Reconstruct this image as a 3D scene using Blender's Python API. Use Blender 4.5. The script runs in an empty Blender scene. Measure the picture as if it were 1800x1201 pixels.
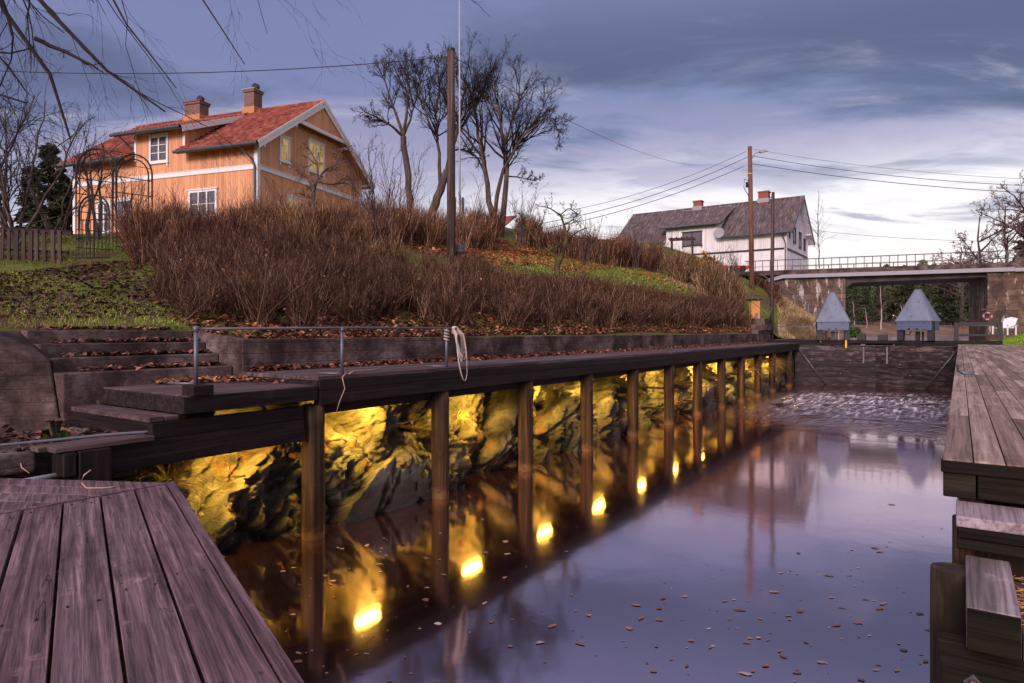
import bpy, math, random
import numpy as np
from mathutils import Vector, Matrix
R_=math.radians
rng=np.random.default_rng(7)
SC=bpy.context.scene; COL=SC.collection
FPX,HY=1150.0,583.0                      # focal length in photo pixels, horizon row
U=(0.565,0.825); CA=math.atan2(U[1],U[0])  # canal axis
CU,CV=math.cos(CA),math.sin(CA)
def F(s,l,z=0.0): return (s*CU-l*CV, s*CV+l*CU, z)
def toC(x,y): return (x*CU+y*CV, -x*CV+y*CU)
def W(px,py,Y): return ((px-900)/FPX*Y, Y, 2.3+(HY-py)*Y/FPX)
OFF={}
def props(o,label=None,cat=None,group=None,kind=None):
    if label: o['label']=label
    if cat: o['category']=cat
    if group: o['group']=group
    if kind: o['kind']=kind
    return o
def thing(name,label,cat,loc=(0,0,0),rot=0.0,group=None,kind=None,off=(0,0,0)):
    o=bpy.data.objects.new(name,None); COL.objects.link(o); o.location=loc; o.rotation_euler=(0,0,rot)
    o.empty_display_size=.2
    props(o,label,cat,group,kind); OFF[o.name]=tuple(off); return o
def thing_c(name,label,cat,s,l,z,group=None,kind=None):
    return thing(name,label,cat,F(s,l,z),CA,group,kind,(s,l,z))
def thing_w(name,label,cat,p,group=None,kind=None):
    return thing(name,label,cat,p,0.0,group,kind,p)
class MB:
    def __init__(s): s.V=[]; s.Q=[]; s.P=[]; s.n=0; s.pc=[]
    def add(s,V,faces):
        V=np.asarray(V,float).reshape(-1,3); s.pc.append((V,faces)); b=s.n; s.V.append(V); s.n+=len(V)
        if isinstance(faces,np.ndarray): s.Q.append(faces+b)
        else:
            for f in faces: s.P.append([i+b for i in f])
        return s
    def box(s,x0,x1,y0,y1,z0,z1):
        return s.add([(x0,y0,z0),(x1,y0,z0),(x1,y1,z0),(x0,y1,z0),(x0,y0,z1),(x1,y0,z1),(x1,y1,z1),(x0,y1,z1)],
          [(0,3,2,1),(4,5,6,7),(0,1,5,4),(1,2,6,5),(2,3,7,6),(3,0,4,7)])
    def bar(s,p,q,w,h,up=(0,0,1)):
        p=Vector(p);q=Vector(q);d=(q-p).normalized();u=Vector(up)
        a=d.cross(u)
        if a.length<1e-4: a=d.cross(Vector((0,1,0)))
        a.normalize();b=a.cross(d);a*=w/2;b*=h/2
        V=[p-a-b,p+a-b,p+a+b,p-a+b,q-a-b,q+a-b,q+a+b,q-a+b]
        return s.add([tuple(v) for v in V],[(3,2,1,0),(4,5,6,7),(0,1,5,4),(1,2,6,5),(2,3,7,6),(3,0,4,7)])
    def prism(s,poly,z0,z1):
        n=len(poly);V=[(x,y,z0) for x,y in poly]+[(x,y,z1) for x,y in poly]
        f=[list(range(n))[::-1],list(range(n,2*n))]+[(i,(i+1)%n,n+(i+1)%n,n+i) for i in range(n)]
        return s.add(V,f)
    def hull(s,A,B):                      # two matching 3D polygons joined
        n=len(A);f=[list(range(n))[::-1],list(range(n,2*n))]+[(i,(i+1)%n,n+(i+1)%n,n+i) for i in range(n)]
        return s.add(list(A)+list(B),f)
    def tube(s,pts,r,n=8,caps=True):
        P=np.array(pts,float)[None]; m=P.shape[1]
        R=np.broadcast_to(np.asarray(r,float),(m,)).copy()[None]
        b=s.n; s.tubes(P,R,n)
        if caps:
            s.P.append([b+i for i in range(n)][::-1]); s.P.append([b+(m-1)*n+i for i in range(n)])
        return s
    def tubes(s,P,R,n=3):
        M,N,_=P.shape
        if M==0: return s
        T=np.empty_like(P); T[:,1:-1]=P[:,2:]-P[:,:-2]; T[:,0]=P[:,1]-P[:,0]; T[:,-1]=P[:,-1]-P[:,-2]
        T/=np.linalg.norm(T,axis=2,keepdims=True)+1e-9
        T0=T.mean(1); ref=np.where(np.abs(T0[:,2:3])>.85,np.array([[1.,0,0]]),np.array([[0,0,1.]]))[:,None,:]
        A=np.cross(T,np.broadcast_to(ref,T.shape)); A/=np.linalg.norm(A,axis=2,keepdims=True)+1e-9
        B=np.cross(T,A); th=np.arange(n)*2*math.pi/n
        V=P[:,:,None,:]+R[:,:,None,None]*(np.cos(th)[None,None,:,None]*A[:,:,None,:]+np.sin(th)[None,None,:,None]*B[:,:,None,:])
        i=np.arange(M)[:,None,None]*N*n; j=np.arange(N-1)[None,:,None]*n; k=np.arange(n)[None,None,:]; k2=(k+1)%n
        Q=np.stack([i+j+k,i+j+k2,i+j+n+k2,i+j+n+k],-1).reshape(-1,4)
        return s.add(V.reshape(-1,3),Q)
    def lathe(s,c,prof,n=16):
        V=[];m=len(prof)
        for r,z in prof:
            for k in range(n):
                a=2*math.pi*k/n; V.append((c[0]+r*math.cos(a),c[1]+r*math.sin(a),c[2]+z))
        f=[(j*n+k,j*n+(k+1)%n,(j+1)*n+(k+1)%n,(j+1)*n+k) for j in range(m-1) for k in range(n)]
        f+= [list(range(n))[::-1],[(m-1)*n+k for k in range(n)]]
        return s.add(V,f)
    def grid(s,P):
        a,b,_=P.shape;i=np.arange(a-1)[:,None]*b;j=np.arange(b-1)[None]
        Q=np.stack([i+j,i+j+1,i+b+j+1,i+b+j],-1).reshape(-1,4)
        return s.add(P.reshape(-1,3),Q)
    def each(s,name,mat,parent,**k):
        for V,f in s.pc:
            m=MB(); m.add(V,f); m.build(name,mat,parent,**k)
    def build(s,name,mat,parent=None,off=None,loc=None,rot=0.0,bevel=0,smooth=False,mats=None,mi=None,seg=2):
        if off is None: off=OFF.get(parent.name,(0,0,0)) if parent else (loc if loc else (0,0,0))
        V=np.concatenate(s.V) if s.V else np.zeros((0,3)); V=V-np.array(off,float)
        me=bpy.data.meshes.new(name)
        Q=np.concatenate(s.Q) if s.Q else np.zeros((0,4),int)
        if not s.P and len(Q):
            me.vertices.add(len(V)); me.vertices.foreach_set('co',V.ravel().astype(np.float32))
            me.loops.add(Q.size); me.polygons.add(len(Q))
            me.polygons.foreach_set('loop_start',(np.arange(len(Q))*4).astype(np.int32))
            me.loops.foreach_set('vertex_index',Q.ravel().astype(np.int32)); me.update(calc_edges=True)
        else:
            me.from_pydata(V.tolist(),[],Q.tolist()+[list(f) for f in s.P]); me.update()
        if mats:
            for m in mats: me.materials.append(m)
            if mi is not None: me.polygons.foreach_set('material_index',np.asarray(mi,np.int32))
        else: me.materials.append(mat)
        if smooth: me.polygons.foreach_set('use_smooth',np.ones(len(me.polygons),bool))
        o=bpy.data.objects.new(name,me); COL.objects.link(o)
        if parent: o.parent=parent; OFF[o.name]=tuple(off)
        else:
            if loc is not None: o.location=loc
            o.rotation_euler=(0,0,rot); OFF[o.name]=tuple(off)
        if bevel:
            b=o.modifiers.new('b','BEVEL'); b.width=bevel; b.segments=seg; b.limit_method='ANGLE'; b.angle_limit=R_(40)
        return o
def single_c(mb,name,mat,label,cat,s,l,z,group=None,kind=None,**k):
    o=mb.build(name,mat,None,off=(s,l,z),loc=F(s,l,z),rot=CA,**k); return props(o,label,cat,group,kind)
def single_w(mb,name,mat,label,cat,p=(0,0,0),group=None,kind=None,**k):
    o=mb.build(name,mat,None,off=p,loc=p,**k); return props(o,label,cat,group,kind)
def copy_tree(o,parent=None):
    c=o.copy(); COL.objects.link(c); c.parent=parent
    for ch in list(o.children): copy_tree(ch,c)
    return c
# ---------------- materials
class NT:
    def __init__(s,tree): s.t=tree; s.L=tree.links
    def n(s,typ,ins=None,**at):
        nd=s.t.nodes.new(typ)
        for k,v in at.items(): setattr(nd,k,v)
        if ins:
            for k,v in ins.items():
                if isinstance(v,(bpy.types.NodeSocket,)): s.L.new(v,nd.inputs[k])
                else: nd.inputs[k].default_value=v
        return nd
    def math(s,op,a,b=0.0,c=None,clamp=False):
        nd=s.t.nodes.new('ShaderNodeMath'); nd.operation=op; nd.use_clamp=clamp
        for i,v in enumerate((a,b) if c is None else (a,b,c)):
            if isinstance(v,bpy.types.NodeSocket): s.L.new(v,nd.inputs[i])
            else: nd.inputs[i].default_value=v
        return nd.outputs[0]
    def ramp(s,fac,stops,interp='LINEAR'):
        nd=s.t.nodes.new('ShaderNodeValToRGB'); s.L.new(fac,nd.inputs[0]); cr=nd.color_ramp; cr.interpolation=interp
        while len(cr.elements)<len(stops): cr.elements.new(.5)
        for e,(p,c) in zip(cr.elements,stops):
            e.position=p; e.color=(c,c,c,1) if isinstance(c,(int,float)) else (*c,1)
        return nd.outputs[0]
    def mix(s,fac,a,b,blend='MIX'):
        nd=s.t.nodes.new('ShaderNodeMix'); nd.data_type='RGBA'; nd.blend_type=blend
        for i,v in ((0,fac),(6,a),(7,b)):
            if isinstance(v,bpy.types.NodeSocket): s.L.new(v,nd.inputs[i])
            elif i==0: nd.inputs[0].default_value=v
            else: nd.inputs[i].default_value=(*v,1) if len(v)==3 else v
        return nd.outputs[2]
    def noise(s,vec,scale,detail=4,rough=.55,dist=0.0,out=0):
        nd=s.n('ShaderNodeTexNoise',{'Scale':scale,'Detail':detail,'Roughness':rough,'Distortion':dist}); s.L.new(vec,nd.inputs['Vector']); return nd.outputs[out]
    def smooth(s,v,a,b):
        nd=s.n('ShaderNodeMapRange',{'From Min':a,'From Max':b},interpolation_type='SMOOTHSTEP'); s.L.new(v,nd.inputs[0]); return nd.outputs[0]
    def mapping(s,vec,scale=(1,1,1),rot=(0,0,0),loc=(0,0,0)):
        nd=s.n('ShaderNodeMapping',{'Scale':scale,'Rotation':rot,'Location':loc}); s.L.new(vec,nd.inputs['Vector']); return nd.outputs[0]
def newmat(name):
    m=bpy.data.materials.new(name); m.use_nodes=True; t=m.node_tree; t.nodes.clear(); x=NT(t)
    out=x.n('ShaderNodeOutputMaterial'); return m,x,out
def princ(x,out,col,rough=.7,bump=None,bstr=.3,bdist=.02,spec=.35,metal=0.0,emis=None,estr=0.0):
    p=x.n('ShaderNodeBsdfPrincipled',{'Metallic':metal,'Specular IOR Level':spec})
    for k,v in (('Base Color',col),('Roughness',rough)):
        if isinstance(v,bpy.types.NodeSocket): x.L.new(v,p.inputs[k])
        else: p.inputs[k].default_value=(*v,1) if k=='Base Color' else v
    if emis: p.inputs['Emission Color'].default_value=(*emis,1); p.inputs['Emission Strength'].default_value=estr
    if bump is not None:
        b=x.n('ShaderNodeBump',{'Strength':bstr,'Distance':bdist}); x.L.new(bump,b.inputs['Height']); x.L.new(b.outputs[0],p.inputs['Normal'])
    x.L.new(p.outputs[0],out.inputs[0]); return p
def wood(name,cols,axis=0,g=1.0,rough=.72,bstr=.35,bdist=.006,stain=.5,var=.25,spec=.3,crack=.5,stcol=(.25,.22,.12)):
    m,x,out=newmat(name); tc=x.n('ShaderNodeTexCoord').outputs['Object']; geo=x.n('ShaderNodeNewGeometry')
    isl=geo.outputs['Random Per Island']
    off=x.n('ShaderNodeCombineXYZ',{0:x.math('MULTIPLY',isl,31.0),1:x.math('MULTIPLY',isl,17.0),2:x.math('MULTIPLY',isl,53.0)}).outputs[0]
    v=x.n('ShaderNodeVectorMath',operation='ADD'); x.L.new(tc,v.inputs[0]); x.L.new(off,v.inputs[1]); v=v.outputs[0]
    sc=[16*g]*3; sc[axis]=.9*g
    sc[axis]=.55*g; vm=x.mapping(v,tuple(sc)); n1=x.noise(vm,1.0,8,.62,.6); sc2=[70*g]*3; sc2[axis]=2.2*g
    n2=x.noise(x.mapping(v,tuple(sc2)),1.0,5,.6)
    k=len(cols); c=x.ramp(n1,[(.3+.42*i/(k-1),cc) for i,cc in enumerate(cols)])
    st=x.noise(v,2.3,6,.65); c=x.mix(x.math('MULTIPLY',x.smooth(st,.5,.72),stain),c,stcol,'MULTIPLY')
    hi=x.noise(v,5.1,6,.7); c=x.mix(x.math('MULTIPLY',x.smooth(hi,.58,.75),.35),c,tuple(min(1,a*1.9) for a in cols[-1]))
    sc3=[9*g]*3; sc3[axis]=.35*g
    cr=x.noise(x.mapping(v,tuple(sc3),loc=(3,3,3)),1.0,3,.5,1.2); crm=x.math('SUBTRACT',1.0,x.smooth(x.math('ABSOLUTE',x.math('SUBTRACT',cr,.36)),0,.006))
    c=x.mix(x.math('MULTIPLY',x.smooth(n2,.52,.40),.45),c,(.25,.2,.22),'MULTIPLY'); c=x.mix(x.math('MULTIPLY',crm,crack),c,(.01,.008,.008))
    vv=x.math('MULTIPLY_ADD',isl,var*2,1-var); h=x.n('ShaderNodeHueSaturation',{'Value':vv,'Saturation':x.math('MULTIPLY_ADD',isl,-.3,1.1)}); x.L.new(c,h.inputs['Color'])
    hgt=x.math('SUBTRACT',x.math('ADD',x.math('MULTIPLY',n2,.5),n1),crm)
    rr=x.math('MULTIPLY_ADD',n1,.3,rough-.15)
    princ(x,out,h.outputs[0],rr,hgt,bstr,bdist,spec); return m
def noisy(name,cols,scale=3.0,rough=.8,bstr=.3,bdist=.01,detail=8,spec=.3,metal=0.0,sc=(1,1,1),spots=None,island=0.0):
    m,x,out=newmat(name); tc=x.n('ShaderNodeTexCoord').outputs['Object']; v=x.mapping(tc,sc)
    n1=x.noise(v,scale,detail,.65,.2); k=len(cols); c=x.ramp(n1,[(.28+.44*i/max(1,k-1),cc) for i,cc in enumerate(cols)])
    if spots:
        n3=x.noise(v,scale*spots[1],6,.7); c=x.mix(x.math('MULTIPLY',x.smooth(n3,.55,.68),spots[2]),c,spots[0])
    if island:
        isl=x.n('ShaderNodeNewGeometry').outputs['Random Per Island']
        h=x.n('ShaderNodeHueSaturation',{'Value':x.math('MULTIPLY_ADD',isl,2*island,1-island),'Hue':x.math('MULTIPLY_ADD',isl,.06,.47)}); x.L.new(c,h.inputs['Color']); c=h.outputs[0]
    n2=x.noise(v,scale*9,5,.6); princ(x,out,c,rough,x.math('ADD',n1,x.math('MULTIPLY',n2,.3)),bstr,bdist,spec,metal); return m
def plain(name,col,rough=.6,spec=.35,metal=0.0,emis=None,estr=0.0,v=.12,scale=4):
    m,x,out=newmat(name); tc=x.n('ShaderNodeTexCoord').outputs['Object']; n1=x.noise(tc,scale,6,.65)
    c=x.mix(n1,tuple(a*(1-v*2) for a in col),tuple(min(1,a*(1+v*2)) for a in col))
    princ(x,out,c,x.math('MULTIPLY_ADD',n1,.25,rough-.12),None,0,0,spec,metal,emis,estr); return m
def palette(name,cols,rough=.75,spec=.2,trans=0.0):   # colour picked per leaf / twig
    m,x,out=newmat(name); isl=x.n('ShaderNodeNewGeometry').outputs['Random Per Island']
    k=len(cols); c=x.ramp(isl,[(i/k,cc) for i,cc in enumerate(cols)],'CONSTANT')
    wn=x.n('ShaderNodeTexWhiteNoise',noise_dimensions='1D'); x.L.new(x.math('MULTIPLY',isl,91.7),wn.inputs['W'])
    pn=x.noise(x.n('ShaderNodeNewGeometry').outputs['Position'],1.3,5,.65); h=x.n('ShaderNodeHueSaturation',{'Value':x.math('MULTIPLY',x.math('MULTIPLY_ADD',wn.outputs[0],.8,.6),x.math('MULTIPLY',x.math('MULTIPLY_ADD',pn,1.9,.1),x.math('MULTIPLY_ADD',x.n('ShaderNodeObjectInfo').outputs['Random'],1.0,.5))),'Hue':x.math('MULTIPLY_ADD',x.n('ShaderNodeObjectInfo').outputs['Random'],.03,x.math('MULTIPLY_ADD',pn,.06,.455))}); x.L.new(c,h.inputs['Color'])
    princ(x,out,h.outputs[0],rough,None,0,0,spec); return m
M={}
M['deck']=wood('weathered_deck',[(.035,.017,.021),(.13,.074,.089),(.29,.18,.21)],0,2.0,.6,.9,.005,.55,.22,.3,crack=.85)
M['deck_b']=wood('weathered_deck_far',[(.10,.065,.07),(.19,.14,.15),(.27,.21,.23)],0,.8,.7,.35,.004,.5,.22,.35)
M['quaytop']=wood('grey_quay_boards',[(.13,.082,.07),(.27,.185,.16),(.43,.315,.28)],0,.9,.75,.5,.006,.6,.35,.2,stcol=(.5,.40,.22))
M['dark']=wood('tarred_timber',[(.008,.005,.006),(.022,.014,.016),(.045,.03,.033)],0,1.0,.7,.4,.005,.3,.3,.14)
M['dark_z']=wood('tarred_timber_upright',[(.008,.005,.006),(.022,.014,.016),(.045,.03,.033)],2,1.0,.7,.4,.005,.3,.3,.14)
M['dark_y']=wood('tarred_timber_cross',[(.008,.005,.006),(.022,.014,.016),(.045,.03,.033)],1,1.0,.7,.4,.005,.3,.3,.14)
M['darktop']=wood('dark_deck_boards',[(.045,.028,.03),(.10,.066,.07),(.19,.135,.145)],0,1.0,.7,.35,.004,.4,.25,.18)
M['pile']=wood('wet_pile_wood',[(.012,.008,.006),(.045,.024,.013),(.15,.06,.022)],2,.9,.65,.6,.012,.6,.4,.15,stcol=(.10,.09,.05))
M['gate']=wood('wet_gate_planks',[(.005,.003,.004),(.028,.018,.02),(.16,.115,.12)],1,.6,.6,.5,.01,.5,.45,.2)
M['post']=wood('old_pole_wood',[(.035,.02,.02),(.085,.052,.048),(.20,.14,.13)],2,.8,.8,.4,.006,.3,.1,.2)
M['post2']=wood('reddish_pole_wood',[(.09,.038,.026),(.17,.075,.052),(.27,.14,.10)],2,.8,.8,.4,.006,.3,.1,.2)
M['picket']=wood('grey_picket_wood',[(.03,.02,.019),(.07,.046,.043),(.14,.10,.09)],2,1,.8,.4,.004,.4,.3,.2)
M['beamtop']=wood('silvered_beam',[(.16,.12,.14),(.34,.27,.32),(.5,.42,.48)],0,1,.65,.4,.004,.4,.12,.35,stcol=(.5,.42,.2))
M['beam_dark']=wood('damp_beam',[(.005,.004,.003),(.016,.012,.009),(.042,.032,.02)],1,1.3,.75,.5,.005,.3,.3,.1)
M['endbeam']=wood('grey_beam_with_end_grain',[(.07,.06,.05),(.20,.16,.175),(.36,.29,.33)],0,1,.65,.4,.004,.5,.12,.35,stcol=(.35,.33,.15))
M['cutpile']=noisy('charred_wet_pile',[(.006,.004,.003),(.025,.014,.008),(.09,.07,.045)],9,.75,.6,.01,sc=(1,1,.3),spots=((.012,.01,.01),.6,.9))
M['drygrass2']=palette('fallen_pine_needles',[(.50,.20,.08),(.38,.14,.06),(.6,.30,.14)],.7)
M['railmetal']=plain('dull_railing_metal',(.075,.055,.065),.5,.4,.3)
M['rustrail']=plain('rusty_guardrail',(.32,.10,.08),.7)
M['twigred']=palette('purplish_twigs',[(.11,.055,.06),(.08,.04,.05),(.14,.075,.07)],.85)
M['whitebark']=plain('pale_birch_bark',(.38,.30,.28),.8)
M['barkdark']=plain('near_black_bark',(.022,.014,.016),.9)
M['drybramble']=palette('dry_bramble',[(.25,.16,.09),(.16,.10,.06),(.30,.2,.12)],.85)
M['yleaf2']=palette('golden_leaves',[(.50,.30,.03),(.40,.22,.03),(.34,.25,.05)],.7)
M['grass2']=palette('bright_lawn',[(.16,.26,.02),(.24,.32,.035),(.12,.2,.02)],.8)
M['flagp']=plain('dull_white_pole',(.36,.35,.42),.6)
M['dullred']=plain('faded_red',(.28,.02,.025),.6)
M['brace_']=plain('rusty_dark_iron',(.09,.07,.075),.5,.4,.5)
M['domecap']=plain('dark_cap_metal',(.05,.05,.075),.5)
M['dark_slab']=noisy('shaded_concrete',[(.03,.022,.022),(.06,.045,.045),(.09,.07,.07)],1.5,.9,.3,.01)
M['steel']=plain('galvanised_steel',(.14,.14,.18),.5,.4,.5)
M['darkiron']=plain('black_iron',(.012,.012,.015),.5,.5,.3)
M['rope']=plain('pale_rope',(.50,.43,.40),.9,.1)
M['white']=plain('white_paint',(.72,.70,.74),.55,.3,v=.06)
M['whiteplastic']=plain('white_plastic',(.8,.79,.82),.4,.4,v=.02)
M['bluegrey']=noisy('blue_grey_paint',[(.11,.125,.185),(.15,.17,.255),(.18,.20,.29)],2.0,.5,.15,.003,sc=(1,1,.4),spots=((.10,.09,.09),2.5,.6))
M['bluedark']=plain('dark_blue_paint',(.07,.09,.18),.45,.4,v=.1)
M['yellow']=plain('yellow_paint',(.85,.50,.02),.5,.4)
M['red']=plain('red_paint',(.62,.02,.03),.45,.4)
M['orangewood']=plain('orange_box',(.62,.28,.09),.6,.3)
M['gutter']=plain('dark_gutter',(.05,.055,.075),.4,.5)
M['blackpaint']=plain('black_paint',(.02,.018,.025),.55,.3)
M['bark']=noisy('grey_bark',[(.03,.02,.02),(.075,.05,.048),(.14,.10,.09)],6,.9,.6,.02,sc=(1,1,.3))
M['mossbark']=noisy('mossy_bark',[(.035,.02,.015),(.07,.055,.02),(.16,.15,.03)],5,.95,.6,.02)
M['twig']=palette('twigs',[(.05,.03,.03),(.085,.05,.045),(.11,.06,.05),(.06,.038,.04)],.85)
M['twigdark']=palette('dark_twigs',[(.018,.012,.014),(.03,.018,.02)],.85)
M['hedge']=palette('brown_hedge',[(.13,.045,.032),(.045,.018,.014),(.20,.08,.05),(.035,.016,.013),(.38,.22,.15),(.12,.042,.03),(.05,.022,.018),(.08,.035,.025)],.85)
M['hedge2']=palette('olive_brown_hedge',[(.14,.075,.045),(.04,.019,.014),(.21,.11,.065),(.035,.017,.013),(.42,.28,.18),(.09,.06,.025),(.14,.05,.035),(.05,.024,.018)],.85)
M['leaf']=palette('fallen_leaves',[(.22,.07,.03),(.12,.04,.025),(.30,.13,.06),(.08,.035,.03),(.42,.20,.12),(.16,.055,.04),(.10,.045,.035)],.7)
M['leafdark']=palette('wet_leaves',[(.10,.035,.025),(.06,.025,.02),(.16,.06,.04),(.22,.09,.06),(.05,.025,.025)],.55,.4)
M['leaforange']=palette('orange_leaves',[(.55,.16,.04),(.45,.20,.10),(.62,.28,.16),(.30,.09,.04),(.5,.12,.05)],.7)
M['leafwater']=palette('floating_leaves',[(.22,.10,.07),(.30,.17,.14),(.16,.07,.055),(.42,.30,.28),(.24,.12,.10)],.5,.3)
M['yleaf']=palette('yellow_leaves',[(.75,.50,.03),(.62,.55,.05),(.7,.35,.04),(.45,.5,.06)],.6)
M['grass']=palette('short_grass',[(.11,.15,.02),(.17,.20,.03),(.08,.11,.02),(.22,.22,.06),(.14,.19,.025)],.8)
M['grassb']=palette('mossy_lawn',[(.16,.19,.03),(.25,.25,.045),(.12,.14,.025),(.27,.24,.08)],.8)
M['drygrass']=palette('dry_grass',[(.36,.24,.11),(.26,.18,.07),(.45,.32,.17),(.20,.17,.05)],.8)
M['needle']=palette('spruce_needles',[(.024,.034,.015),(.04,.052,.023),(.06,.072,.035),(.036,.042,.026)],.85)
M['needle2']=palette('pine_needles',[(.10,.125,.06),(.13,.16,.08),(.075,.095,.05)],.85)
M['foliage']=palette('green_foliage',[(.05,.10,.015),(.09,.16,.02),(.04,.07,.015)],.6)
def m_concrete(name,a,b,c,lines=True):
    m,x,out=newmat(name); tc=x.n('ShaderNodeTexCoord').outputs['Object']
    n1=x.noise(tc,1.3,9,.7,.3); col=x.ramp(n1,[(.38,a),(.5,b),(.63,c)])
    st=x.noise(x.mapping(tc,(3,3,.35)),1.0,6,.65); col=x.mix(x.math('MULTIPLY',x.smooth(st,.5,.68),.55),col,(.32,.26,.27),'MULTIPLY')
    n2=x.noise(tc,28,5,.7); col=x.mix(x.math('MULTIPLY',x.smooth(n2,.6,.72),.5),col,c)
    n4=x.noise(tc,4.0,6,.7); col=x.mix(x.math('MULTIPLY',x.smooth(n4,.60,.7),.45),col,(.03,.025,.025))
    n6=x.noise(x.mapping(tc,(1,1,3)),11,6,.75); col=x.mix(x.math('MULTIPLY',x.smooth(n6,.50,.36),.65),col,(.025,.018,.018)); col=x.mix(x.math('MULTIPLY',x.smooth(n2,.46,.34),.5),col,(.03,.02,.02)); h=x.math('ADD',x.math('ADD',n1,x.math('MULTIPLY',n2,.5)),x.math('MULTIPLY',n6,.8))
    if lines:
        sp=x.n('ShaderNodeSeparateXYZ'); x.L.new(tc,sp.inputs[0]); zz=x.math('FRACT',x.math('MULTIPLY',x.math('ADD',sp.outputs[2],x.math('MULTIPLY',x.noise(tc,.6,2),.03)),7.5))
        ln=x.smooth(x.math('ABSOLUTE',x.math('SUBTRACT',zz,.5)),.42,.5); h=x.math('SUBTRACT',h,x.math('MULTIPLY',ln,.5)); col=x.mix(x.math('MULTIPLY',ln,.4),col,(.05,.04,.04))
    princ(x,out,col,.9,h,.8,.015,.15); return m
M['concrete']=m_concrete('board_marked_concrete',(.025,.016,.016),(.09,.06,.058),(.20,.15,.145))
M['concrete_s']=m_concrete('worn_concrete',(.03,.019,.02),(.095,.063,.062),(.20,.15,.145),False)
def m_boards(name,base,dirt,pitch=.115):
    m,x,out=newmat(name); tc=x.n('ShaderNodeTexCoord').outputs['Object']; sp=x.n('ShaderNodeSeparateXYZ'); x.L.new(tc,sp.inputs[0])
    q=x.math('DIVIDE',x.math('ADD',sp.outputs[0],sp.outputs[1]),pitch); fr=x.math('FRACT',q); fl=x.math('FLOOR',q)
    gr=x.smooth(x.math('ABSOLUTE',x.math('SUBTRACT',fr,.5)),.40,.48)
    wn=x.n('ShaderNodeTexWhiteNoise',noise_dimensions='1D'); x.L.new(fl,wn.inputs['W'])
    n1=x.noise(x.mapping(tc,(2,2,.4)),1.5,7,.65); c=x.mix(x.smooth(n1,.42,.75),base,dirt)
    h=x.n('ShaderNodeHueSaturation',{'Value':x.math('MULTIPLY_ADD',wn.outputs[0],.22,.9)}); x.L.new(c,h.inputs['Color'])
    c=x.mix(x.math('MULTIPLY',gr,.3),h.outputs[0],tuple(a*.25 for a in base))
    princ(x,out,c,.7,x.math('SUBTRACT',x.math('MULTIPLY',n1,.1),gr),.8,.012,.25); return m
M['orangewall']=m_boards('ochre_board_wall',(.67,.325,.185),(.50,.23,.125),.13)
M['whitewall']=m_boards('white_board_wall',(.72,.69,.73),(.56,.52,.55),.17)
M['whiteplaster']=noisy('white_render',[(.5,.47,.5),(.72,.69,.74),(.76,.73,.78)],1.2,.8,.1,.005)
def m_tile(name,cols,dirt):
    m,x,out=newmat(name); tc=x.n('ShaderNodeTexCoord').outputs['Object']; sp=x.n('ShaderNodeSeparateXYZ'); x.L.new(tc,sp.inputs[0])
    cell=x.n('ShaderNodeCombineXYZ',{0:x.math('FLOOR',x.math('DIVIDE',x.math('ADD',sp.outputs[0],.05),.21)),1:x.math('FLOOR',x.math('DIVIDE',sp.outputs[2],.197))}).outputs[0]
    wn=x.n('ShaderNodeTexWhiteNoise',noise_dimensions='2D'); x.L.new(cell,wn.inputs['Vector'])
    c=x.ramp(wn.outputs[0],[(0,cols[0]),(.35,cols[1]),(.75,cols[2]),(1,cols[3])]); n1=x.noise(tc,1.4,8,.7); n2=x.noise(tc,9,6,.7)
    c=x.mix(x.math('MULTIPLY',x.smooth(n1,.52,.7),.45),c,dirt); c=x.mix(x.math('MULTIPLY',x.smooth(n2,.56,.68),.5),c,dirt); princ(x,out,c,.7,n2,.3,.01,.25); return m
M['tile']=m_tile('red_clay_tiles',[(.13,.03,.023),(.22,.052,.036),(.28,.073,.05),(.36,.115,.085)],(.10,.035,.03))
M['tile_x']=noisy('red_clay_tiles',[(.15,.035,.028),(.31,.085,.06),(.46,.16,.115)],2.2,.7,.2,.01,spots=((.07,.03,.028),2.5,.8))
M['tile_old']=noisy('grey_corrugated_sheet',[(.035,.026,.03),(.10,.075,.083),(.27,.215,.23)],3.2,.85,.2,.01,spots=((.08,.07,.035),.5,.6),sc=(2.2,.35,.35))
def m_brick(name,a,b,mort,scale=5.5):
    m,x,out=newmat(name); tc=x.n('ShaderNodeTexCoord').outputs['Object']; sp=x.n('ShaderNodeSeparateXYZ'); x.L.new(tc,sp.inputs[0])
    v=x.n('ShaderNodeCombineXYZ',{0:x.math('ADD',sp.outputs[0],sp.outputs[1]),1:sp.outputs[2]}).outputs[0]
    bt=x.n('ShaderNodeTexBrick',{'Color1':(*a,1),'Color2':(*b,1),'Mortar':(*mort,1),'Scale':scale,'Mortar Size':.02}); x.L.new(v,bt.inputs['Vector'])
    princ(x,out,bt.outputs[0],.85,bt.outputs[1],-.5,.01); return m
M['brick']=m_brick('brown_brick',(.17,.065,.05),(.09,.04,.035),(.30,.25,.23),3.4)
M['redbrick']=m_brick('red_brick',(.30,.06,.045),(.22,.05,.04),(.2,.12,.1))
M['soffit']=plain('ochre_soffit',(.45,.2,.08),.7)
def waterline(m):
    t=m.node_tree; x=NT(t); p=[n for n in t.nodes if n.type=='BSDF_PRINCIPLED'][0]; src=p.inputs['Base Color'].links[0].from_socket; sp=x.n('ShaderNodeSeparateXYZ'); P=x.n('ShaderNodeNewGeometry').outputs['Position']; x.L.new(P,sp.inputs[0]); nz=x.noise(P,9,5,.7); f=x.smooth(x.math('MULTIPLY_ADD',nz,-.35,x.math('ADD',sp.outputs[2],.17)),.16,.02); x.L.new(x.mix(x.math('MULTIPLY',f,.55),src,(.24,.13,.05)),p.inputs['Base Color'])
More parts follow.
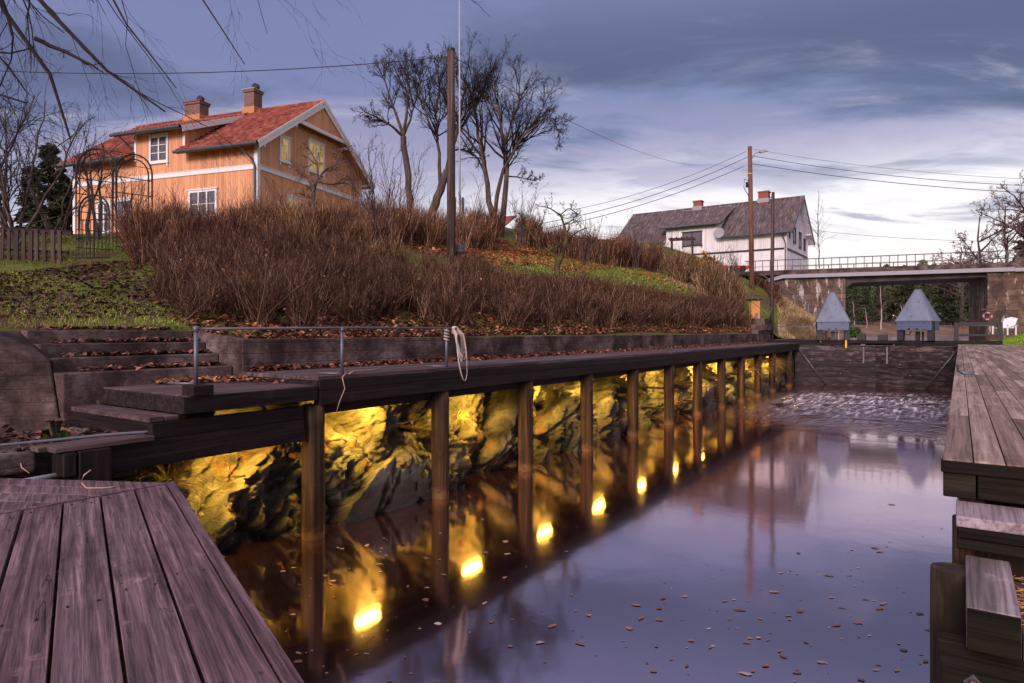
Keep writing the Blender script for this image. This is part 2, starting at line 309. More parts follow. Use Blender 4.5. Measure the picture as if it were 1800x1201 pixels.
def m_glass(name,emis=None,estr=0):
    return plain(name,(.06,.055,.08),.12,.9,0,emis,estr,v=.3,scale=1.5)

def m_lit():
    m,x,out=newmat('lit_curtained_pane'); tc=x.n('ShaderNodeTexCoord').outputs['Object']; n=x.noise(x.mapping(tc,(6,6,1.2)),1.5,4,.6); c=x.ramp(n,[(.35,(.35,.12,.02)),(.5,(1,.55,.12)),(.65,(1,.85,.45))])
    p=princ(x,out,(.1,.08,.06),.2,None,0,0,.6); x.L.new(c,p.inputs['Emission Color']); p.inputs['Emission Strength'].default_value=.26; return m
M['pane']=m_glass('window_pane'); M['panelit']=m_lit()
def m_rock():
    m,x,out=newmat('cleft_bedrock'); tc=x.n('ShaderNodeTexCoord').outputs['Object']
    v=x.mapping(tc,(.5,1,1.0),(0,R_(-35),0)); n1=x.noise(v,2.2,10,.68,.5); c=x.ramp(n1,[(.36,(.014,.011,.009)),(.45,(.075,.062,.048)),(.55,(.17,.146,.112)),(.68,(.36,.31,.25))])
    n2=x.noise(tc,1.4,6,.6); c=x.mix(x.math('MULTIPLY',x.smooth(n2,.5,.66),.35),c,(.20,.15,.04))
    n5=x.noise(tc,1.9,6,.6,.3); c=x.mix(x.math('MULTIPLY',x.smooth(n5,.54,.66),.6),c,(.30,.13,.04))
    n3=x.noise(x.mapping(tc,(2,2,6),(0,R_(-35),0)),5.0,8,.7)
    vo=x.n('ShaderNodeTexVoronoi',{'Scale':3.5},feature='DISTANCE_TO_EDGE'); x.L.new(x.mapping(v,(1,1,1)),vo.inputs['Vector'])
    ed=x.smooth(vo.outputs['Distance'],0,.04)
    sp=x.n('ShaderNodeSeparateXYZ'); x.L.new(x.n('ShaderNodeNewGeometry').outputs['Position'],sp.inputs[0])
    wet=x.smooth(sp.outputs[2],.45,.1); c=x.mix(x.math('MULTIPLY',wet,.7),c,(.12,.10,.07),'MULTIPLY')
    hgt=x.math('ADD',x.math('ADD',n1,x.math('MULTIPLY',n3,1.0)),x.math('MULTIPLY',x.noise(x.mapping(tc,(1,1,2.5),(0,R_(-35),0)),26,6,.75),.9))
    princ(x,out,c,x.math('MULTIPLY_ADD',n3,.35,.28),hgt,.9,.05,.5); return m
M['rock']=m_rock()
def m_stone(name='abutment_stone',blocks=(.9,.42)):
    m,x,out=newmat(name); tc=x.n('ShaderNodeTexCoord').outputs['Object']; sp=x.n('ShaderNodeSeparateXYZ'); x.L.new(tc,sp.inputs[0])
    n0=x.noise(tc,1.5,4,.6); 
    v=x.n('ShaderNodeCombineXYZ',{0:x.math('ADD',x.math('ADD',sp.outputs[0],sp.outputs[1]),x.math('MULTIPLY',n0,1.1)),1:x.math('ADD',sp.outputs[2],x.math('MULTIPLY',n0,.55))}).outputs[0]
    bt=x.n('ShaderNodeTexBrick',{'Color1':(.07,.042,.034,1),'Color2':(.19,.125,.10,1),'Mortar':(.05,.035,.03,1),'Scale':1.0,'Mortar Size':.018,'Brick Width':blocks[0],'Row Height':blocks[1],'Mortar Smooth':.4}); x.L.new(v,bt.inputs['Vector'])
    n1=x.noise(tc,2.5,9,.7); c=x.mix(x.smooth(n1,.4,.68),bt.outputs[0],(.12,.07,.05)); n2=x.noise(x.mapping(tc,(1.5,1.5,.25)),2.0,7,.7); c=x.mix(x.math('MULTIPLY',x.smooth(n2,.56,.62),.75),c,(.55,.5,.49))
    n3=x.noise(x.mapping(tc,(1,1,.4)),1.1,7,.7); c=x.mix(x.math('MULTIPLY',x.smooth(n3,.5,.62),.7),c,(.04,.028,.025))
    princ(x,out,c,.85,x.math('ADD',x.math('MULTIPLY',bt.outputs[1],-.8),n1),.8,.05,.25); return m
M['stone']=m_stone()
waterline(M['pile'])
def m_ground():
    m,x,out=newmat('garden_ground'); P=x.n('ShaderNodeNewGeometry').outputs['Position']
    n1=x.noise(P,.55,6,.6); n2=x.noise(P,5,8,.7); n3=x.noise(P,22,5,.7)
    g=x.ramp(n2,[(.3,(.05,.065,.012)),(.5,(.11,.14,.02)),(.7,(.20,.22,.05))])
    b=x.ramp(n3,[(.3,(.03,.018,.014)),(.5,(.085,.04,.028)),(.72,(.20,.10,.06))])
    c=x.mix(x.smooth(x.math('ADD',x.math('MULTIPLY',n1,.6),x.math('MULTIPLY',n2,.5)),.5,.62),g,b)
    princ(x,out,c,.9,x.math('ADD',n2,n3),.7,.04,.15); return m
M['ground']=m_ground()
M['lawn']=noisy('lawn_ground',[(.09,.13,.015),(.16,.22,.025),(.24,.26,.06)],2.5,.9,.5,.03)
M['soil']=noisy('dark_soil',[(.03,.02,.018),(.08,.05,.04),(.15,.10,.08)],3,.95,.6,.03)
M['reeds']=noisy('pale_reed_field',[(.09,.05,.03),(.17,.105,.07),(.27,.18,.13)],.35,.9,.6,.2,sc=(1,.3,1))
M['road']=noisy('asphalt',[(.05,.045,.05),(.07,.065,.07)],8,.9,.3,.005)
M['cap']=plain('pale_edge_beam',(.27,.26,.30),.6,v=.1,scale=1)
M['lampglass']=plain('lamp_glass',(.9,.8,.5),.3,.3,0,(1,.61,.08),340.0,v=0)
def m_water():
    m,x,out=newmat('still_water'); P=x.n('ShaderNodeNewGeometry').outputs['Position']
    rot=x.mapping(P,(1,1,1),(0,0,-CA))
    n1=x.noise(x.mapping(rot,(1,1,1)),2.2,3,.5); n2=x.noise(x.mapping(rot,(.55,1.3,1),(0,0,R_(25))),3.2,5,.62,.9)
    sp=x.n('ShaderNodeSeparateXYZ'); x.L.new(rot,sp.inputs[0])
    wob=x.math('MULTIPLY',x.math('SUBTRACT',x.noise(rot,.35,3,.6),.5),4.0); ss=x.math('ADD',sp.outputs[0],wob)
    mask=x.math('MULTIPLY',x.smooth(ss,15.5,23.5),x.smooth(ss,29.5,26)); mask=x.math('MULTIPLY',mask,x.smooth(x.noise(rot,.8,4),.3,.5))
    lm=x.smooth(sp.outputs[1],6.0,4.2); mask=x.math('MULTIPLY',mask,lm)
    h=x.math('ADD',x.math('MULTIPLY',n1,.014),x.math('MULTIPLY',x.math('MULTIPLY',n2,mask),1.5)); h=x.math('ADD',h,x.math('MULTIPLY',x.noise(rot,7,2),.0022))
    b=x.n('ShaderNodeBump',{'Strength':1.0,'Distance':.09}); x.L.new(h,b.inputs['Height'])
    gl=x.n('ShaderNodeBsdfGlossy',{'Color':(1,.80,.86,1),'Roughness':.078}); x.L.new(b.outputs[0],gl.inputs['Normal'])
    sheen=x.smooth(x.noise(x.mapping(rot,(.16,1.15,1),(0,0,R_(16))),6.5,7,.62,.5),.38,.70); sheen_m=x.math('MULTIPLY',sheen,mask); dc=x.mix(sheen_m,(.024,.010,.010),(1,.9,1)); df=x.n('ShaderNodeBsdfPrincipled',{'Base Color':dc,'Roughness':.5,'Specular IOR Level':0.0})  # pale streaks on churned water; the sky's sheen is painted into the colour
    fr=x.n('ShaderNodeFresnel',{'IOR':1.45}); fac=x.math('MULTIPLY',x.math('MULTIPLY_ADD',fr.outputs[0],.38,.62,clamp=True),x.math('MULTIPLY_ADD',sheen_m,-.75,1.0))
    mx=x.n('ShaderNodeMixShader'); x.L.new(fac,mx.inputs[0]); x.L.new(df.outputs[0],mx.inputs[1]); x.L.new(gl.outputs[0],mx.inputs[2]); x.L.new(mx.outputs[0],out.inputs[0]); return m
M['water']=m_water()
M['lake']=plain('pale_lake_water',(.30,.28,.32),.15,.8,v=.03)
# ---------------- terrain heights (thin-plate spline through measured points)
CP=[]
for s in (4.8,10,15,20,25,30): CP.append((*F(s,7.5)[:2],2.16))
for s in (-12,-5,0,2.9): CP.append((*F(s,8.5)[:2],2.3))
for px,py,Y in ((100,525,10.3),(20,458,14.5),(100,458,14.5),(190,456,14.5),(250,470,13.5),(793,464,20),(980,477,22),(900,452,27),(723,402,36),(755,396,36),(880,405,35),
  (1000,457,33),(1100,474,35),(1190,487,38),(1100,493,28),(1000,482,24),(1190,500,31),(1250,506,34),(1322,503,38),(1356,568,31),(1312,577,30.5),(1400,545,38),(1440,587,36),(1150,480,56),
  (400,440,15.5),(600,430,17.5),(830,425,32)): CP.append(W(px,py,Y))
CP+=[(-10.9,28,6.4),(-21,31.6,6.3),(-8.3,35.6,6.5),(20.9,50,6.0),(16,46,6.1),(-40,30,6.0),(-60,60,7),(-100,0,5),(-30,5,4.2),(0,70,7),(20,90,6.5),(-80,150,8),
  (*F(33,7.6)[:2],1.95),(*F(38,7.5)[:2],1.92),(*F(46,7.5)[:2],2.0),(*F(52,9)[:2],1.7),(*F(70,30)[:2],3),(*F(55,20)[:2],4.2),(*F(-12,20)[:2],4.2)]
CP=np.array(CP)
def _tps():
    X=CP[:,:2]/10; n=len(X); d=np.linalg.norm(X[:,None]-X[None],axis=2); K=d**2*np.log(d+1e-9); K+=np.eye(n)*.02
    Pm=np.hstack([np.ones((n,1)),X]); A=np.block([[K,Pm],[Pm.T,np.zeros((3,3))]]); return np.linalg.solve(A,np.concatenate([CP[:,2],np.zeros(3)]))
_w=_tps()
def HZ(x,y):
    x=np.asarray(x,float);y=np.asarray(y,float); q=np.stack([x,y],-1)/10; d=np.linalg.norm(q[...,None,:]-CP[:,:2]/10,axis=-1)
    z=(d**2*np.log(d+1e-9))@_w[:-3]+_w[-3]+q@_w[-2:]
    return np.clip(z,1.5,8.5)
def HC(s,l): x,y,_=F(s,l); return float(HZ(x,y))
# ================= SETTING
def ground_sheet():
    s=np.concatenate([np.linspace(-60,-12,14)[:-1],np.linspace(-12,36,150),np.linspace(36,56,30)[1:]])
    l=np.concatenate([np.linspace(7.32,22,60),np.linspace(22,60,50)[1:],np.linspace(60,150,12)[1:]])
    S,L=np.meshgrid(s,l,indexing='ij'); S=np.where((L<8.5)&(S<4.7),S,S)
    X=S*CU-L*CV;Y=S*CV+L*CU; Z=HZ(X,Y)+.03*np.sin(X*2.1+Y)*np.cos(Y*1.7)*np.clip((L-8)/2,0,1)
    # keep clear of steps and low path
    low=(S<4.85)&(L<8.45); Z=np.where(low,1.0,Z)
    o=MB().grid(np.stack([S,L,Z],-1)).build('garden_ground',M['ground'],None,off=(0,0,0),loc=(0,0,0),rot=CA,smooth=True)
    o.data.flip_normals(); props(o,kind='structure')
ground_sheet()
def far_land():
    g=MB(); xs=np.linspace(-260,420,120); ys=np.concatenate([np.linspace(-120,60,10)[:-1],np.linspace(60,110,30),np.linspace(110,900,20)[1:]])
    X,Y=np.meshgrid(xs,ys,indexing='ij'); Z=np.full(X.shape,-3.0)
    Z=np.where(Y>84,1.2+np.clip((Y-88)/28,0,1)*3.4+np.clip((Y-125)/300,0,1)*8,Z); Z+=.25*np.sin(X*.3)*np.cos(Y*.2)
    g.grid(np.stack([X,Y,Z],-1)); o=g.build('far_shore_field',M['reeds'],None,smooth=True); o.data.flip_normals(); props(o,kind='structure')
far_land()
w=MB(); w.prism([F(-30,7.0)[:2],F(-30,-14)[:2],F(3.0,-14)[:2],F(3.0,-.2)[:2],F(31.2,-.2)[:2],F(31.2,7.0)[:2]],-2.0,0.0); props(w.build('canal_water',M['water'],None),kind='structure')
w=MB(); w.prism([F(32.2,8.2)[:2],F(32.2,-1.2)[:2],F(50,-1.4)[:2],(150,60),(190,92),(-60,92),(-60,75),F(54,30)[:2],F(51,9)[:2]],0.6,1.6); props(w.build('upper_lake_water',M['lake'],None),kind='structure')
w=MB(); w.box(-400,900,-300,1200,-4,-3.2); props(w.build('bedrock_base',M['soil'],None),kind='structure')
# rock bank behind the piles
def fr(v): return v-np.floor(v)
def hsh(a,b,k): return fr(np.sin(a*127.1+b*311.7+k*74.7)*43758.5453)
def vor(P,seed):
    ip=np.floor(P); best=np.full(len(P),9.); sec=np.full(len(P),9.); rr=np.zeros((len(P),4)); dv=np.zeros_like(P)
    for dx in (-1,0,1):
        for dy in (-1,0,1):
            c=ip+(dx,dy); h=[hsh(c[:,0],c[:,1],seed+k) for k in range(6)]
            sp=c+.5+(np.stack(h[:2],1)-.5)*.9; d=P-sp; q=(d**2).sum(1)**.5; nb=q<best
            sec=np.where(nb,best,np.minimum(sec,q)); best=np.where(nb,q,best); rr[nb]=np.stack(h[2:],1)[nb]; dv[nb]=d[nb]
    return rr,dv,sec-best
def rock_disp(s,v):
    P=np.stack([s,v],1)
    wx=.05*np.sin(s*2.3+v*3)+.03*np.sin(s*6.1-v*4.7); P=P+np.stack([wx,wx[::-1]*0+.1*np.sin(s*3.7+1)],1)
    def lay(ang,ax,ay,seed,amp,tilt):
        c,sn=math.cos(ang),math.sin(ang); Q=np.stack([(P[:,0]*c+P[:,1]*sn)/ax,(-P[:,0]*sn+P[:,1]*c)/ay],1)
        r,d,e=vor(Q,seed); return amp*(r[:,0]-.5)+tilt*((r[:,1]-.5)*d[:,0]*ax+(r[:,2]-.5)*d[:,1]*ay)*2, e
    a,e1=lay(R_(52),1.5,.62,1,.50,1.15); b,e2=lay(R_(62),.55,.20,11,.17,1.0); c,e3=lay(R_(46),.22,.08,21,.075,1.25); d,e4=lay(R_(60),.07,.03,31,.028,1.0)
    out=a+b+c+d+.22*np.sin(s*.9+2)+.12*np.sin(s*2.1)
    q1=(P[:,0]*math.cos(1.02)+P[:,1]*math.sin(1.02)); q2=(-P[:,0]*math.sin(1.02)+P[:,1]*math.cos(1.02)); w1=q2/.17+.5*np.sin(q1*1.7)+.35*np.sin(q1*4.3+1); sw=fr(w1); out+=.055*(sw-.5)*(.4+.6*np.sin(q1*2.3+np.floor(w1)*2.1)**2); w2=q2/.06+.4*np.sin(q1*3.1+np.floor(w1)); out+=.018*(fr(w2)-.5)
    out-= .24*np.clip(1-e1/.12,0,1)**.7+.10*np.clip(1-e2/.14,0,1)+.03*np.clip(1-e3/.2,0,1)
    return out
def rock_bank():
    s=np.concatenate([np.arange(-1.5,9,.021),np.arange(9,16,.03),np.arange(16,31.2,.045)]); v=np.linspace(0,2.75,118)
    S,Vv=np.meshgrid(s,v,indexing='ij'); t=Vv/2.75
    D=rock_disp(S.ravel(),Vv.ravel()).reshape(S.shape)
    z=-.55+t*2.45; l=6.22+.85*np.clip((z+.1)/1.7,0,1.2)**1.1
    L=l-D*.62-.05; Z=z+D*.18; Z=np.minimum(Z,1.62); L=np.maximum(L,6.02+.10*np.clip(z,0,1.5))
    L=np.where(t>.93,L+(t-.93)*14,L); Z=np.minimum(Z,np.interp(S,[2.2,3.3],[1.02,1.62])); Z=np.where((t>.97)&(S<3.2),Z-.3,Z)
    o=MB().grid(np.stack([S,L,Z],-1)).build('rock_bank',M['rock'],None,off=(0,0,0),loc=(0,0,0),rot=CA); o.data.flip_normals(); props(o,kind='structure')
rock_bank()
# ================= LEFT QUAY
SP0,DSP=4.78,2.165
q=thing_c('timber_quay','long dark timber quay on round piles along the lit rock bank','quay',4.75,6.0,1.8)
b=MB()
for i in range(12):
    l0=5.86+.125*i
    s0=4.76
    while s0<31.0:
        s1=min(31.0,s0+3.6+rng.random()*1.6) ; b.box(s0,s1-.004,l0,l0+.119,1.752+rng.random()*.003,1.8+rng.random()*.003); s0=s1
b.build('deck',M['darktop'],q,bevel=.004)
b=MB()
for k,(z0,z1) in enumerate(((1.645,1.748),(1.487,1.642))):
    s0=4.76
    while s0<31: s1=min(31,s0+5.2+k*.9); b.box(s0,s1-.004,5.83-.004*k,5.93,z0,z1); s0=s1
b.box(4.74,4.82,5.86,7.3,1.70,1.749)
b.build('fascia_beam',M['dark'],q,bevel=.006)
b=MB()
for i in range(12): b.box(SP0+i*DSP+.14,SP0+(i+1)*DSP-.14 if i<11 else 31,6.02,6.14,1.36,1.484)
b.build('ledger_beam',M['dark'],q,bevel=.006)
b=MB()
for i in range(26): s=5.2+i; b.box(s,s+.09,6.16,7.3,1.62,1.748)
b.build('joist',M['dark_y'],q)
for i in range(12):
    s=SP0+i*DSP if i<11 else 29.35; r=.125 if i<11 else .15
    if i==0: zt=1.483
    else: zt=1.484
    m=MB(); zz=np.linspace(-1.2,zt,14); ph=rng.random()*6
    n=20;V=[]
    for z in zz:
        for k in range(n):
            a=2*math.pi*k/n; rr=r*(1+.02*math.sin(3*a+ph)+.012*math.sin(z*5+a)+ (.06*math.sin(z*14+k)*(.5) if z<.15 else 0))
            V.append((s+rr*math.cos(a),5.965+rr*math.sin(a),z))
    m.add(V,[(j*n+k,j*n+(k+1)%n,(j+1)*n+(k+1)%n,(j+1)*n+k) for j in range(13) for k in range(n)]+[[13*n+k for k in range(n)]])
    m.build('pile',M['pile'],q,smooth=True)
for i in range(11):
    s=SP0+i*DSP; m=MB(); m.box(s-.05,s+.05,6.1,6.75,.86,.91)
    if i>3: m.box(s-.04,s+.04,6.1,6.9,.36,.40)
    m.each('cross_brace',M['pile'],q)
for i in range(6): 
    m=MB(); s=9+i*4.3; m.box(s,s+.8,6.6,6.66,.05,.09)
# lamps
LS=[3.95]+[SP0+DSP*(i+.5) for i in range(11)]
lamp0=None
for i,s in enumerate(LS):
    if i==0:
        lamp0=thing('floodlight','x','floodlight',F(s,6.25,1.372 if i else 1.26),CA)
        h=MB(); h.box(-.21,.21,-.085,.085,0,.07); h.box(-.03,.03,-.02,.02,.07,.19); h.build('housing',M['blackpaint'],lamp0,bevel=.008)
        h=MB(); h.box(-.16,.16,-.05,.05,-.010,-.002); h.build('lens',M['lampglass'],lamp0)
        o=lamp0
    else: o=copy_tree(lamp0); o.location=F(s,6.25,1.372)
    o.rotation_euler=(R_(28),0,CA); o['group']='yellow floodlights under the quay'
    o['label']='yellow floodlight hidden under the landing, lighting the rock beside the deck corner' if i==0 else f"yellow floodlight under the quay in bay {['one','two','three','four','five','six','seven','eight','nine','ten','eleven'][i-1]} counted from the nearest pile"
# landing, lower step and side beam
t=thing_c('timber_landing','dark timber landing with a lower step in front of the concrete stairs','landing',3.27,5.85,1.33)
b=MB()
for i in range(14): b.box(3.275,4.735,5.87+i*.128,5.87+i*.128+.122,1.66,1.705+.002*rng.random())
b.build('deck',M['darktop'],t,bevel=.004)
b=MB(); b.box(3.25,4.73,5.83,5.865,1.545,1.70); b.box(3.225,3.27,5.83,7.66,1.545,1.70); b.build('edge_board',M['dark'],t,bevel=.005)
b=MB()
for i in range(2): b.box(2.97+i*.135,3.10+i*.135,5.93,7.68,1.49,1.535)
b.build('step_tread',M['darktop'],t,bevel=.005)
b=MB(); b.box(2.99,3.22,5.95,7.66,1.33,1.487); b.build('step_riser',M['dark_y'],t,bevel=.004)
b=MB(); b.box(2.98,4.6,5.90,5.99,1.345,1.485); b.box(2.605,4.6,5.89,5.985,1.11,1.342); b.each('side_beam',M['dark'],t,bevel=.006)
b=MB(); b.box(3.30,3.50,5.80,6.0,1.707,1.80); b.build('post_block',M['dark'],t,bevel=.006)
b=MB(); b.box(2.36,2.6,5.80,5.90,-.9,1.34); b.box(2.25,2.345,5.81,6.05,1.15,1.335); b.each('support_post',M['dark_z'],t,bevel=.008)
b=MB(); b.box(2.20,2.97,5.84,5.985,1.345,1.385); b.box(2.14,2.97,5.99,6.13,1.345,1.388); b.build('small_platform',M['darktop'],t,bevel=.005)
# ================= RETAINING WALL, STEPS, LOW PATH
w=thing_c('retaining_wall','long low board-marked concrete wall behind the timber quay','wall',4.8,7.32,1.5)
b=MB(); s0=4.78
while s0<30.6:
    s1=min(30.6,s0+3.4); b.box(s0,s1-.012,7.30,7.58,1.3,2.205); s0=s1
b.add([(4.78,7.30,1.3),(4.78,8.6,1.3),(4.78,8.6,2.33),(4.78,7.30,2.208),(5.06,7.582,1.3),(5.06,8.6,1.3),(5.06,8.6,2.33),(5.06,7.582,2.208)],[(0,1,2,3),(7,6,5,4),(3,2,6,7),(0,3,7,4),(1,5,6,2)])
b.build('wall_panel',M['concrete'],w,bevel=.01)
b=MB(); b.box(29.7,31.9,7.28,7.9,1.3,2.36); b.box(30.9,31.95,7.2,7.95,2.362,2.62) ; b.box(31.3,33.0,7.4,8.6,1.3,2.9)
b.build('end_block',M['concrete'],w,bevel=.012)
w=thing_c('concrete_steps','wide worn concrete stairs strewn with wet leaves beside the landing','steps',2.9,7.5,1.33)
b=MB()
for i in range(4): b.box(2.93-.01*i if i else 2.9,4.77,7.5+.3*i,7.798+.3*i if i<3 else 9.0,1.2,1.872+.147*i)
b.build('stair_flight',M['concrete_s'],w,bevel=.012)
w=thing_c('side_wall','dark stained concrete wall left of the stairs','wall',-3,8.2,1.33)
b=MB(); b.box(-8,2.45,8.25,8.6,1.2,2.32); b.build('wall_panel',M['concrete'],w,bevel=.015)
b=MB(); P=[(2.45,7.45),(2.895,7.45),(2.895,8.62),(2.45,8.62)]
b.hull([(2.3,8.0,1.2),(2.89,7.46,1.2),(2.89,8.62,1.2),(2.3,8.62,1.2)],[(2.3,8.1,2.28),(2.89,7.75,2.0),(2.89,8.62,2.318),(2.3,8.62,2.318)]); b.build('cheek_wall',M['concrete'],w,bevel=.03)
w=MB(); w.box(-8,2.98,6.16,8.3,1.0,1.335); single_c(w,'footpath',M['concrete_s'],None,None,0,6.02,1.0,kind='structure',bevel=.02)
w=MB(); w.box(-8,2.13,6.0,6.25,1.20,1.35); w.box(-8,2.1,6.35,6.5,.1,1.19) ; single_c(w,'path_edge_slab',M['concrete'],'thick concrete edge slab under the handrail at the low path','slab',0,6.0,1.0,bevel=.02)
# ================= FOREGROUND DECK
C0=Vector((-2.45,4.76)); dd=Vector((.553,-.833)).normalized(); nn=Vector((dd.y,-dd.x))   # nn: left of travel towards -x,-y
DR=math.atan2(dd.y,dd.x); t=thing('foreground_deck','large purple-grey wooden deck in the lower left corner','deck',(C0.x,C0.y,1.2),DR)
# local: x along boards toward camera, y>0 is to the right(water) side? compute
def dl(p): d=Vector((p[0]-C0.x,p[1]-C0.y)); return (d.x*math.cos(DR)+d.y*math.sin(DR), -d.x*math.sin(DR)+d.y*math.cos(DR))
lx,ly=dl((-3.07,3.93)) ; k=lx/ly     # border line slope x=k*y
b=MB(); pitch=.2035; y=-.065
for i in range(34):
    y1=y-pitch+.012+ .004*rng.random(); zt=.004*rng.random()
    a,c=k*y+.01,k*y1+.01
    b.hull([(a,y,-.045),(9.5,y,-.045),(9.5,y1,-.045),(c,y1,-.045)],[(a,y,zt),(9.5,y,zt),(9.5,y1,zt),(c,y1,zt)]); y-=pitch
g_=np.random.default_rng(5)
for i in range(9):
    yc=-.065-pitch*i; x0_=k*yc
    for xx in (.16,2.0,3.1,4.4):
        for fy in (.045,.15): b.tube([(max(0,x0_)+xx+g_.normal()*.012,yc-fy+g_.normal()*.006,0.0),(max(0,x0_)+xx,yc-fy,.0065)],.0055,8)
b.build('deck_boards',None,t,bevel=.004,mats=[M['deck'],M['darkiron']],mi=[1]*(72*8)+[0]*(34*6)+[1]*144)
b=MB(); b.box(.0,9.5,-.058,-.004,-.16,.012); b.build('edge_trim',M['deck'],t,bevel=.004)
b=MB(); b.hull([(0,0,-.05),(k*-7,-7,-.05),(k*-7-.03,-7,-.05),(-.035,0,-.05)],[(0,0,.008),(k*-7,-7,.008),(k*-7-.03,-7,.008),(-.035,0,.008)])
b.build('border_strip',M['deck'],t,bevel=.003)
# far triangular section up to the quay
dirb=Vector((.993,-.115)).normalized(); perp=Vector((dirb.y,-dirb.x)) # toward camera
P0=Vector((-3.85,4.92)); L0=Vector((-2.47,4.76)); bl=Vector((.5812,.8138))
b=MB(); 
for i in range(12):
    o0=i*.205; o1=o0+.193
    def hit(o): # intersection of board line with border line
        p=P0+perp*o; A=Matrix(((dirb.x,-bl.x),(dirb.y,-bl.y))); r=A.inverted()@(L0-p); return p+dirb*(r.x-.035)
    a=[P0+perp*o0-dirb*4,hit(o0),hit(o1),P0+perp*o1-dirb*4]
    a=[dl(q_) for q_ in a]
    b.hull([(x_,y_,-.05) for x_,y_ in a],[(x_,y_,0.003*rng.random()) for x_,y_ in a])
b.build('far_boards',M['deck'],t,bevel=.004)
b=MB()
for yy in (-.3,-1.6,-3.0): b.box(-.2+k*yy*-0,9.0,yy-.06,yy+.06,-.21,-.052)
b.build('joist',M['dark'],t)
b=MB()
for xx,yy in ((.6,-.35),(3.6,-.35),(6.5,-.35),(1.5,-3.0),(5,-3)): b.tube([(xx,yy,-2.2),(xx,yy,-.2)],.1,12)
b.each('support_post',M['pile'],t)
# ================= RIGHT QUAY
t=thing_c('right_quay','grey plank quay deck along the right bank','quay',3.05,0.05,1.8)
b=MB()
for i in range(44):
    l1=.055-i*.1; s0=3.07 if True else 0
    first=True
    while s0<30.4:
        s1=min(30.4,s0+(1.2+rng.random()*2.2 if first else 1.8+rng.random()*1.6)); b.box(s0,s1-.006,l1-.096,l1,1.752,1.8+rng.random()*.004); s0=s1; first=False
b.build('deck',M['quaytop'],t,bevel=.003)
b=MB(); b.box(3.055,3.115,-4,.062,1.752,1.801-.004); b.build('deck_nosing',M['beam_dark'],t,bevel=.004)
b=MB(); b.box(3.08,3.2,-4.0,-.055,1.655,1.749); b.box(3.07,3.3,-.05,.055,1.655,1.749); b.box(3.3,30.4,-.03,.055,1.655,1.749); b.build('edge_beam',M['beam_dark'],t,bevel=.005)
b=MB(); b.box(3.15,30.4,-.08,.0,-1.5,1.65); b.box(3.22,3.28,-4,-.09,-1.5,1.45); b.build('sheet_wall',M['pile'],t)
t=thing_c('timber_stack','stepped heavy timbers and cut round pile beside the water in the lower right corner','quay steps',2.6,0,1.3)
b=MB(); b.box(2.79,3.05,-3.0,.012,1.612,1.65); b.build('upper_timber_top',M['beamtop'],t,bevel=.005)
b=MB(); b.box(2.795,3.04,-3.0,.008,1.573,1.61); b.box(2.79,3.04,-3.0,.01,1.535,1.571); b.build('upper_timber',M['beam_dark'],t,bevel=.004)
b=MB(); b.box(2.26,2.785,-.139,-.015,1.4,1.52); b.build('short_beam',M['endbeam'],t,bevel=.005); b=MB(); b.box(2.2535,2.2585,-.1375,-.0165,1.4015,1.5185); b.build('end_grain',M['beam_dark'],t,bevel=.002)
b=MB(); n=24;V=[]
for j,z in enumerate((-1.5,.5,1.3,1.47,1.497,1.5)):
    for k_ in range(n):
        a=2*math.pi*k_/n; r_=.1*(1+.03*math.sin(3*a)+.015*math.sin(7*a+z*3))*(1 if j<4 else (.985 if j==4 else .96)); V.append((2.672+r_*math.cos(a),-.012+r_*math.sin(a),z-.012*math.cos(a)*(j>2)))
b.add(V,[(j*n+k_,j*n+(k_+1)%n,(j+1)*n+(k_+1)%n,(j+1)*n+k_) for j in range(5) for k_ in range(n)]+[[5*n+k_ for k_ in range(n)]])
b.build('cut_pile',M['cutpile'],t,smooth=False)
b=MB(); b.hull([(2.19,.052,-1.),(2.36,.052,-1),(2.36,-2.2,-1),(2.19,-2.2,-1)],[(2.19,.045,1.36),(2.36,.06,1.398),(2.36,-2.2,1.398),(2.19,-2.2,1.398)]); b.build('front_timber',M['beam_dark'],t,bevel=.006)
b=MB(); p=(2.185,-.055,1.335); b.bar((2.19,-.03,1.34),(2.182,-.03,1.34),.034,.034,(0,.7,.7)); b.tube([(2.183,-.03,1.34),(2.168,-.03,1.34)],.013,6); b.tube([(2.169,-.03,1.34),(2.158,-.03,1.34)],.007,12); b.build('bolt',M['brace_'],t,bevel=.0015)
b=MB(); b.box(2.3,2.785,-2.5,-.145,1.2,1.455); b.build('soil_bed',M['soil'],t)
b=MB(); b.tube([(3.0,-.03,-1.2),(3.0,-.03,1.6)],.055,12); b.build('rear_post',M['pile'],t,smooth=True)
mm=900; p0=np.stack([rng.uniform(2.38,2.79,mm),-rng.uniform(.148,1.2,mm),rng.uniform(1.458,1.485,mm)],1); d_=rng.normal(size=(mm,3))*(.03,.03,.006)
m_=MB(); m_.tubes(np.stack([p0,p0+d_,p0+d_*1.9+(0,0,-.003)],1),np.tile([.0009,.0009,.0005],(mm,1)),3)
single_c(m_,'pine_needle_litter',M['drygrass2'],None,None,2.5,-.3,1.45,kind='stuff')
